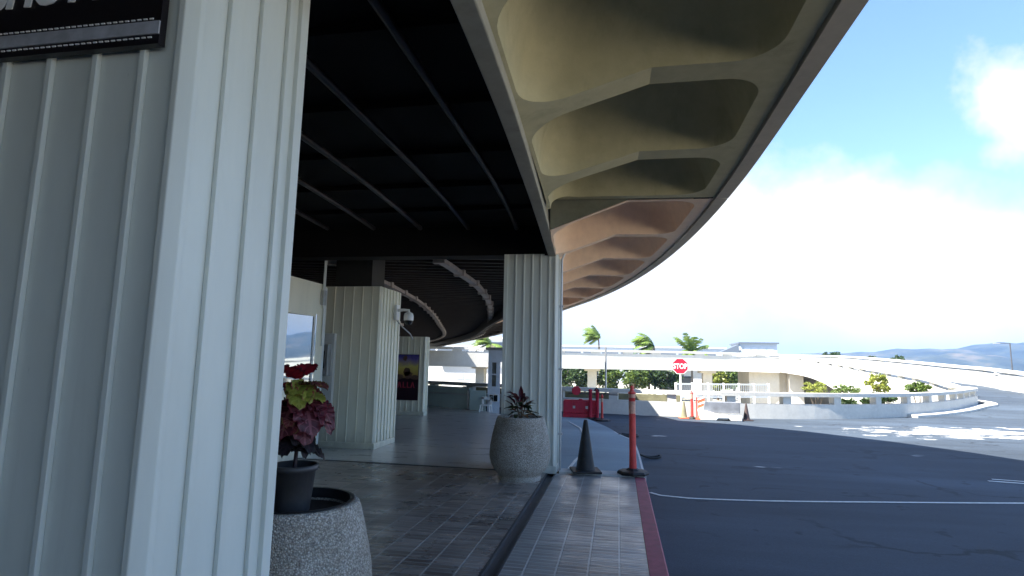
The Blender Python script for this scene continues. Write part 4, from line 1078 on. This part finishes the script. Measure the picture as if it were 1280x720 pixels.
mb.build('stripes', 'sign_white', vp, world=False)
mb = MB(); mb.box(-.17, .17, -.15, .15, 0, .04); mb.build('base', 'orange_faded', vp, world=False)
mb = MB(); mb.tube([(-.13, 0, .02), (-.13, 0, .66)], .02, 8); mb.build('side_post', 'orange_plastic', vp, world=False)

# ------------------------------------------------------------------ vegetation
def crown(mb, c, rx, ry, rz, clumps, leaves, size, seed, gap=.0, flat=.0):
    rnd = random.Random(seed)
    for _ in range(clumps):
        while True:
            p = Vector((rnd.uniform(-1, 1), rnd.uniform(-1, 1), rnd.uniform(-1, 1)))
            if .25 < p.length < 1: break
        cr = rnd.uniform(.18, .34); cc = Vector((c[0]+p.x*rx, c[1]+p.y*ry, c[2]+p.z*rz))
        for _ in range(leaves):
            q = Vector((rnd.gauss(0, 1), rnd.gauss(0, 1), rnd.gauss(0, 1))).normalized()*cr*rnd.uniform(.5, 1.05)
            v = cc+Vector((q.x*rx, q.y*ry, q.z*rz)); s = size*rnd.uniform(.6, 1.4)
            a = Vector((rnd.gauss(0, 1), rnd.gauss(0, 1), rnd.gauss(0, .7))).normalized(); b = a.cross(Vector((rnd.gauss(0, 1), rnd.gauss(0, 1), rnd.gauss(0, 1)))).normalized()
            mb.add([v-a*s*.5, v+b*s*.3, v+a*s*.5, v-b*s*.3], [(0, 1, 2, 3)])
def tree(label, x, y, h, rx, rz, mat, seed, name='tree', group='trees beyond the bridge', clumps=60, leaves=45, size=.4):
    z0 = gz(x, y); t = thing(name, label, 'tree' if 'shrub' not in name else 'shrub', (x, y, z0), group)
    rnd = random.Random(seed); cz = h-rz
    mb = MB(); mb.tube([(0, 0, 0), (rnd.uniform(-.1, .1), 0, cz*.5), (0, rnd.uniform(-.2, .2), cz)], [.03*h+.04, .024*h+.03, .015*h+.02], 8)
    for k in range(5):
        a = k*1.26+rnd.uniform(0, .6); mb.tube([(0, 0, cz*.55), (cos(a)*rx*.35, sin(a)*rx*.35, cz*.85), (cos(a)*rx*.7, sin(a)*rx*.7, cz+rz*.3)], [.015*h+.01, .009*h+.01, .004*h+.005], 6)
    mb.build('trunk', 'bark', t, world=False)
    mb = MB(); crown(mb, (0, 0, cz), rx, rx, rz, clumps, leaves, size, seed); mb.build('crown', mat, t, world=False)
    return t
for i, (lab, x, y, h, rx, rz, mt) in enumerate([
    ('dark round tree under the bridge just right of the column edge', -7.3, 80, 5.2, 2.3, 2.0, 'leaf_dark'),
    ('shaded tree behind the bridge pillar at the left', -4.5, 81, 5.0, 1.8, 1.9, 'leaf_dark'),
    ('light green bushy tree just right of the bridge pillar', -1.1, 82, 4.6, 1.5, 1.7, 'leaf_mid'),
    ('broad bright green tree in the middle under the bridge', 2.3, 81, 5.2, 2.2, 1.9, 'leaf_mid'),
    ('dark spreading tree just left of the stop sign under the bridge', 6.2, 82, 5.2, 2.4, 1.9, 'leaf_dark'),
    ('olive tree overlapping the dark tree left of the stop sign', 4.4, 84, 5.2, 1.9, 1.7, 'leaf_dark'),
    ('pale leafy tree under the bridge left of the abutment', 13.8, 85, 4.6, 1.3, 1.7, 'leaf_light'),
    ('yellow green tree under the bridge beside the abutment', 15.9, 84.5, 4.8, 1.2, 1.6, 'leaf_mid')]):
    tree(lab, x, y, h, rx, rz, mt, 40+i, clumps=70, leaves=60, size=.36)
for i, (lab, x, y, z, rx, rz, mt) in enumerate([
    ('round yellow green shrub rising behind the parapet slots', 15.0, 37.0, .75, .62, .62, 'leaf_light'),
    ('low straggly shrub on the island near the round end', 15.2, 32.9, .62, .55, .30, 'leaf_mid'),
    ('small bright shrub under the foot of the ramp', 16.6, 53.0, -.2, 1.1, .55, 'leaf_light'),
    ('grey green shrub right of the ramp foot shrub', 16.9, 47.5, -.1, .95, .4, 'leaf_mid'),
    ('dry twiggy shrub behind the parapet slots', 11.5, 28.5, .15, .6, .35, 'leaf_dark'),
    ('low twiggy bush on the island behind the slots near the middle', 9.2, 26.0, .05, .5, .35, 'leaf_dark')]):
    z0 = gz(x, y); t = thing('shrub', lab, 'shrub', (x, y, z0), 'shrubs on the island')
    mb = MB()
    for k in range(6):
        a = k*1.05; mb.tube([(0, 0, 0), (cos(a)*rx*.3, sin(a)*rx*.3, (z-z0)*.6), (cos(a)*rx*.7, sin(a)*rx*.7, z-z0)], [.03, .02, .01], 5)
    mb.build('stem', 'bark', t, world=False)
    mb = MB(); crown(mb, (0, 0, z-z0), rx, rx, rz, 34, 40, .15, 80+i); mb.build('foliage', mt, t, world=False)
def palm(label, x, y, ztop, r, seed, wind=(-.5, 0), n=22):
    z0 = gz(x, y); h = ztop-z0; t = thing('palm_tree', label, 'palm tree', (x, y, z0), 'palms behind the bridge')
    rnd = random.Random(seed)
    mb = MB(); mb.tube([(0, 0, 0), (.15, 0, h*.4), (.1, 0, h*.8), (0, 0, h)], [.22, .17, .15, .13], 10); mb.build('trunk', 'palm_bark', t, world=False)
    mb = MB(); md = MB()
    for k in range(n):
        a = 2*pi*k/n+rnd.uniform(-.2, .2); e = rnd.uniform(-.1, 1.45)**1.0; L_ = r*rnd.uniform(.85, 1.15)
        d = Vector((cos(a)*cos(e)+wind[0], sin(a)*cos(e)+wind[1], sin(e)))
        d.normalize(); pts = []; p = Vector((0, 0, h)); dd = d.copy()
        for s in range(11):
            pts.append(p.copy()); p = p+dd*(L_/10); dd = (dd+Vector((wind[0]*.07, wind[1]*.07, -.11))).normalized()
        tgt = md if e < .0 else mb
        for s in range(10):
            q = pts[s]; f = (pts[s+1]-pts[s]).normalized(); sd_ = f.cross(Vector((0, 0, 1)))
            if sd_.length < .1: sd_ = Vector((1, 0, 0))
            sd_.normalize()
            tgt.bar(pts[s], pts[s+1], .05, .03)
            for half in (0, .5):
                q2 = q.lerp(pts[s+1], half); ll = r*.34*(sin(pi*(s+half+1)/12)**.6)
                for sg_ in (-1, 1):
                    tip = q2+(sd_*sg_*.75+f*.55+Vector((wind[0]*.3, 0, -.45+rnd.uniform(-.15, .15)))).normalized()*ll
                    m_ = q2.lerp(tip, .5)+Vector((0, 0, .04)); wv = f*(.05*r/2.2)
                    tgt.add([q2-wv, q2+wv, m_+wv*1.1, m_-wv*1.1, tip], [(0, 1, 2, 3), (3, 2, 4)])
    mb.build('crown', 'palm_leaf', t, world=False)
    if md.v: md.build('dead_fronds', 'palm_leaf_dry', t, world=False)
palm('leftmost open air palm with wind swept fronds above the bridge', -3.1, 95, 5.7, 2.7, 1, (-.75, .1), 26)
palm('middle palm bent by the wind above the bridge', 5.2, 86, 4.3, 3.1, 2, (-.9, .1), 28)
palm('low palm with upright fronds above the bridge near the stop sign', 10.6, 88, 3.3, 3.1, 3, (-.15, 0), 26)
palm('palm seen left of the column above the attendant booth', -17.6, 78, 3.9, 2.5, 4, (-.5, 0))

# ------------------------------------------------------------------ buildings and hills in the distance
def building(label, x0, x1, y0, y1, z1, mat, rows=(), wmat='building_slate', roof=None):
    z0 = gz((x0+x1)/2, y0); t = thing('distant_building', label, 'building', ((x0+x1)/2, (y0+y1)/2, z0), 'distant buildings')
    mb = MB(); mb.box(x0, x1, y0, y1, z0-.2, z1); mb.build('wall', mat, t)
    for (a, b, za, zb, k) in rows:
        wd = (b-a)/k
        for i in range(k):
            mb = MB(); mb.box(a+wd*i+wd*.06, a+wd*(i+1)-wd*.06, y0-.05, y0+.05, za, zb); mb.build('window', wmat, t)
    mb = MB(); mb.box(x0-.4, x1+.4, y0-.5, y1+.4, z1+.002, z1+.35); mb.build('roof', roof or mat, t)
    return t
building('long low grey terminal building behind the palms', -22, 28, 160, 180, 6.2, 'building_grey', [(-20, 26, 3.6, 5.2, 9)], roof='building_white')
building('flat roofed pale blue block on the skyline right of the palms', 29.6, 38.0, 148, 160, 7.2, 'building_grey', [(30.2, 37.4, 4.6, 6.6, 4)], 'building_grey', 'building_slate')
building('white apartment block left of the column with grey window bands', -46, -20.5, 118, 130, 6.3, 'building_white', [(-27.5, -23.5, 3.2, 4.2, 1), (-27.5, -23.5, 4.6, 5.6, 1), (-42, -31, 3.6, 4.6, 3)])
building('white low building seen under the bridge left of the booth', -30, -10.5, 96, 106, .9, 'building_white', [(-19.5, -14, -1.9, -.2, 1), (-27.5, -24.5, -1.6, -.6, 2)], 'building_grey')
building('dark fronted garage under the bridge beside the stop sign', 5.8, 13.4, 92, 100, 1.0, 'building_white', [(6.2, 11.4, -2.6, -.1, 2)], 'garage_dark')
building('white panelled shed under the bridge behind the railing', 17.5, 22.0, 90, 96, .2, 'building_white', [(17.8, 21.6, -2.4, -.2, 4)], 'sign_white')
tp = thing('roof_canopy', 'dark grey pointed canopy roof on the skyline left of the pale block', 'canopy', (28, 146, 4))
mb = MB(); mb.prism_y([(24.6, 5.0), (28.9, 4.95), (28.8, 6.9)], 146, 150); mb.build('roof', 'building_slate', tp)
mb = MB(); mb.box(28.6, 28.8, 146.5, 147, -3.4, 5.0); mb.box(25.4, 25.6, 146.5, 147, -3.4, 5.0); mb.build('support', 'building_grey', tp)
ll = thing('light_pole', 'thin dark light pole standing out against the hills at the right', 'light pole', (47.5, 80.3, gz(47.5, 80.3)))
mb = MB(); mb.tube([(0, 0, 0), (0, 0, 8.3)], [.10, .06], 8); mb.build('pole', 'dark_metal', ll, world=False)
mb = MB(); mb.bar((.05, 0, 8.3), (-1.3, .2, 8.35), .07); mb.build('arm', 'dark_metal', ll, world=False)
mb = MB(); mb.box(-1.7, -1.0, .08, .3, 8.22, 8.32); mb.build('lamp_head', 'grey_metal', ll, world=False)
for i, (lab, x, y, rx, h) in enumerate((('rounded tree clump on the skyline at the top of the ramp', 44, 130, 2.2, 8.2), ('small dark tree on the skyline right of the tree clump', 51.5, 129, 1.4, 7.4), ('second skyline tree nearer the hills', 55.5, 128, 1.5, 7.6))):
    tree(lab, x, y, h, rx, 1.0, 'leaf_dark', 120+i, group='skyline trees', clumps=40, leaves=30, size=.4)
# hills
def ridge(name, pts, dist_y, depth, mat, seed, lab):
    rnd = random.Random(seed); nx, ny = 120, 14; vs = []
    from mathutils import noise as mn
    for j in range(ny):
        t = j/(ny-1)
        for i in range(nx):
            u = i/(nx-1); x = pts[0][0]+(pts[-1][0]-pts[0][0])*u
            for k in range(len(pts)-1):
                if pts[k][0] <= x <= pts[k+1][0]: hh = pts[k][1]+(pts[k+1][1]-pts[k][1])*(x-pts[k][0])/(pts[k+1][0]-pts[k][0]); break
            nz = mn.fractal(Vector((x*.012, t*4, seed)), 1.0, 2.0, 5)
            prof = sin(pi*min(1, t*1.0)) if t < .5 else sin(pi*t)
            z = -4+(hh+4)*(prof**.8)*(1+.10*nz)+nz*9*prof
            vs.append((x, dist_y+(t-.5)*2*depth-(x-600)*.0, z))
    mb = MB(); mb.add(vs, [(j*nx+i, j*nx+i+1, (j+1)*nx+i+1, (j+1)*nx+i) for j in range(ny-1) for i in range(nx-1)], True)
    struct(name, mb, mat, lab, 'hills')
ridge('hills', [(-2200, 20), (-300, 5), (300, 12), (480, 36), (700, 50), (790, 60), (880, 57), (960, 74), (1060, 84), (1250, 80), (1500, 96), (2400, 60)], 1720, 300, 'hill_mat', 3, 'blue mountain ridge on the horizon at the right')
ridge('foothills', [(-2200, 4), (300, 6), (560, 20), (700, 38), (800, 30), (900, 26), (1100, 40), (1300, 34), (2000, 40)], 1330, 150, 'hill_mat', 9, 'lower hills in front of the mountain ridge')

# haze
def haze():
    m = bpy.data.materials.new('haze_air'); m.use_nodes = True; nt = m.node_tree
    nt.nodes.remove(nt.nodes['Principled BSDF'])
    v = nt.nodes.new('ShaderNodeVolumePrincipled'); v.inputs['Color'].default_value = (.32, .56, 1, 1); v.inputs['Density'].default_value = .00024; v.inputs['Anisotropy'].default_value = .2
    nt.links.new(v.outputs[0], nt.nodes['Material Output'].inputs['Volume']); MATS['haze_air'] = m
    mb = MB(); mb.box(-4100, 4100, -4100, 4100, -6, 140); o = mb.build('haze', 'haze_air'); o['kind'] = 'stuff'
    tag(o, 'thin blue haze in front of the distant hills', 'haze')
USE_HAZE = True
if USE_HAZE: haze()
S.cycles.max_bounces = 8; S.cycles.diffuse_bounces = 5; S.cycles.volume_bounces = 0
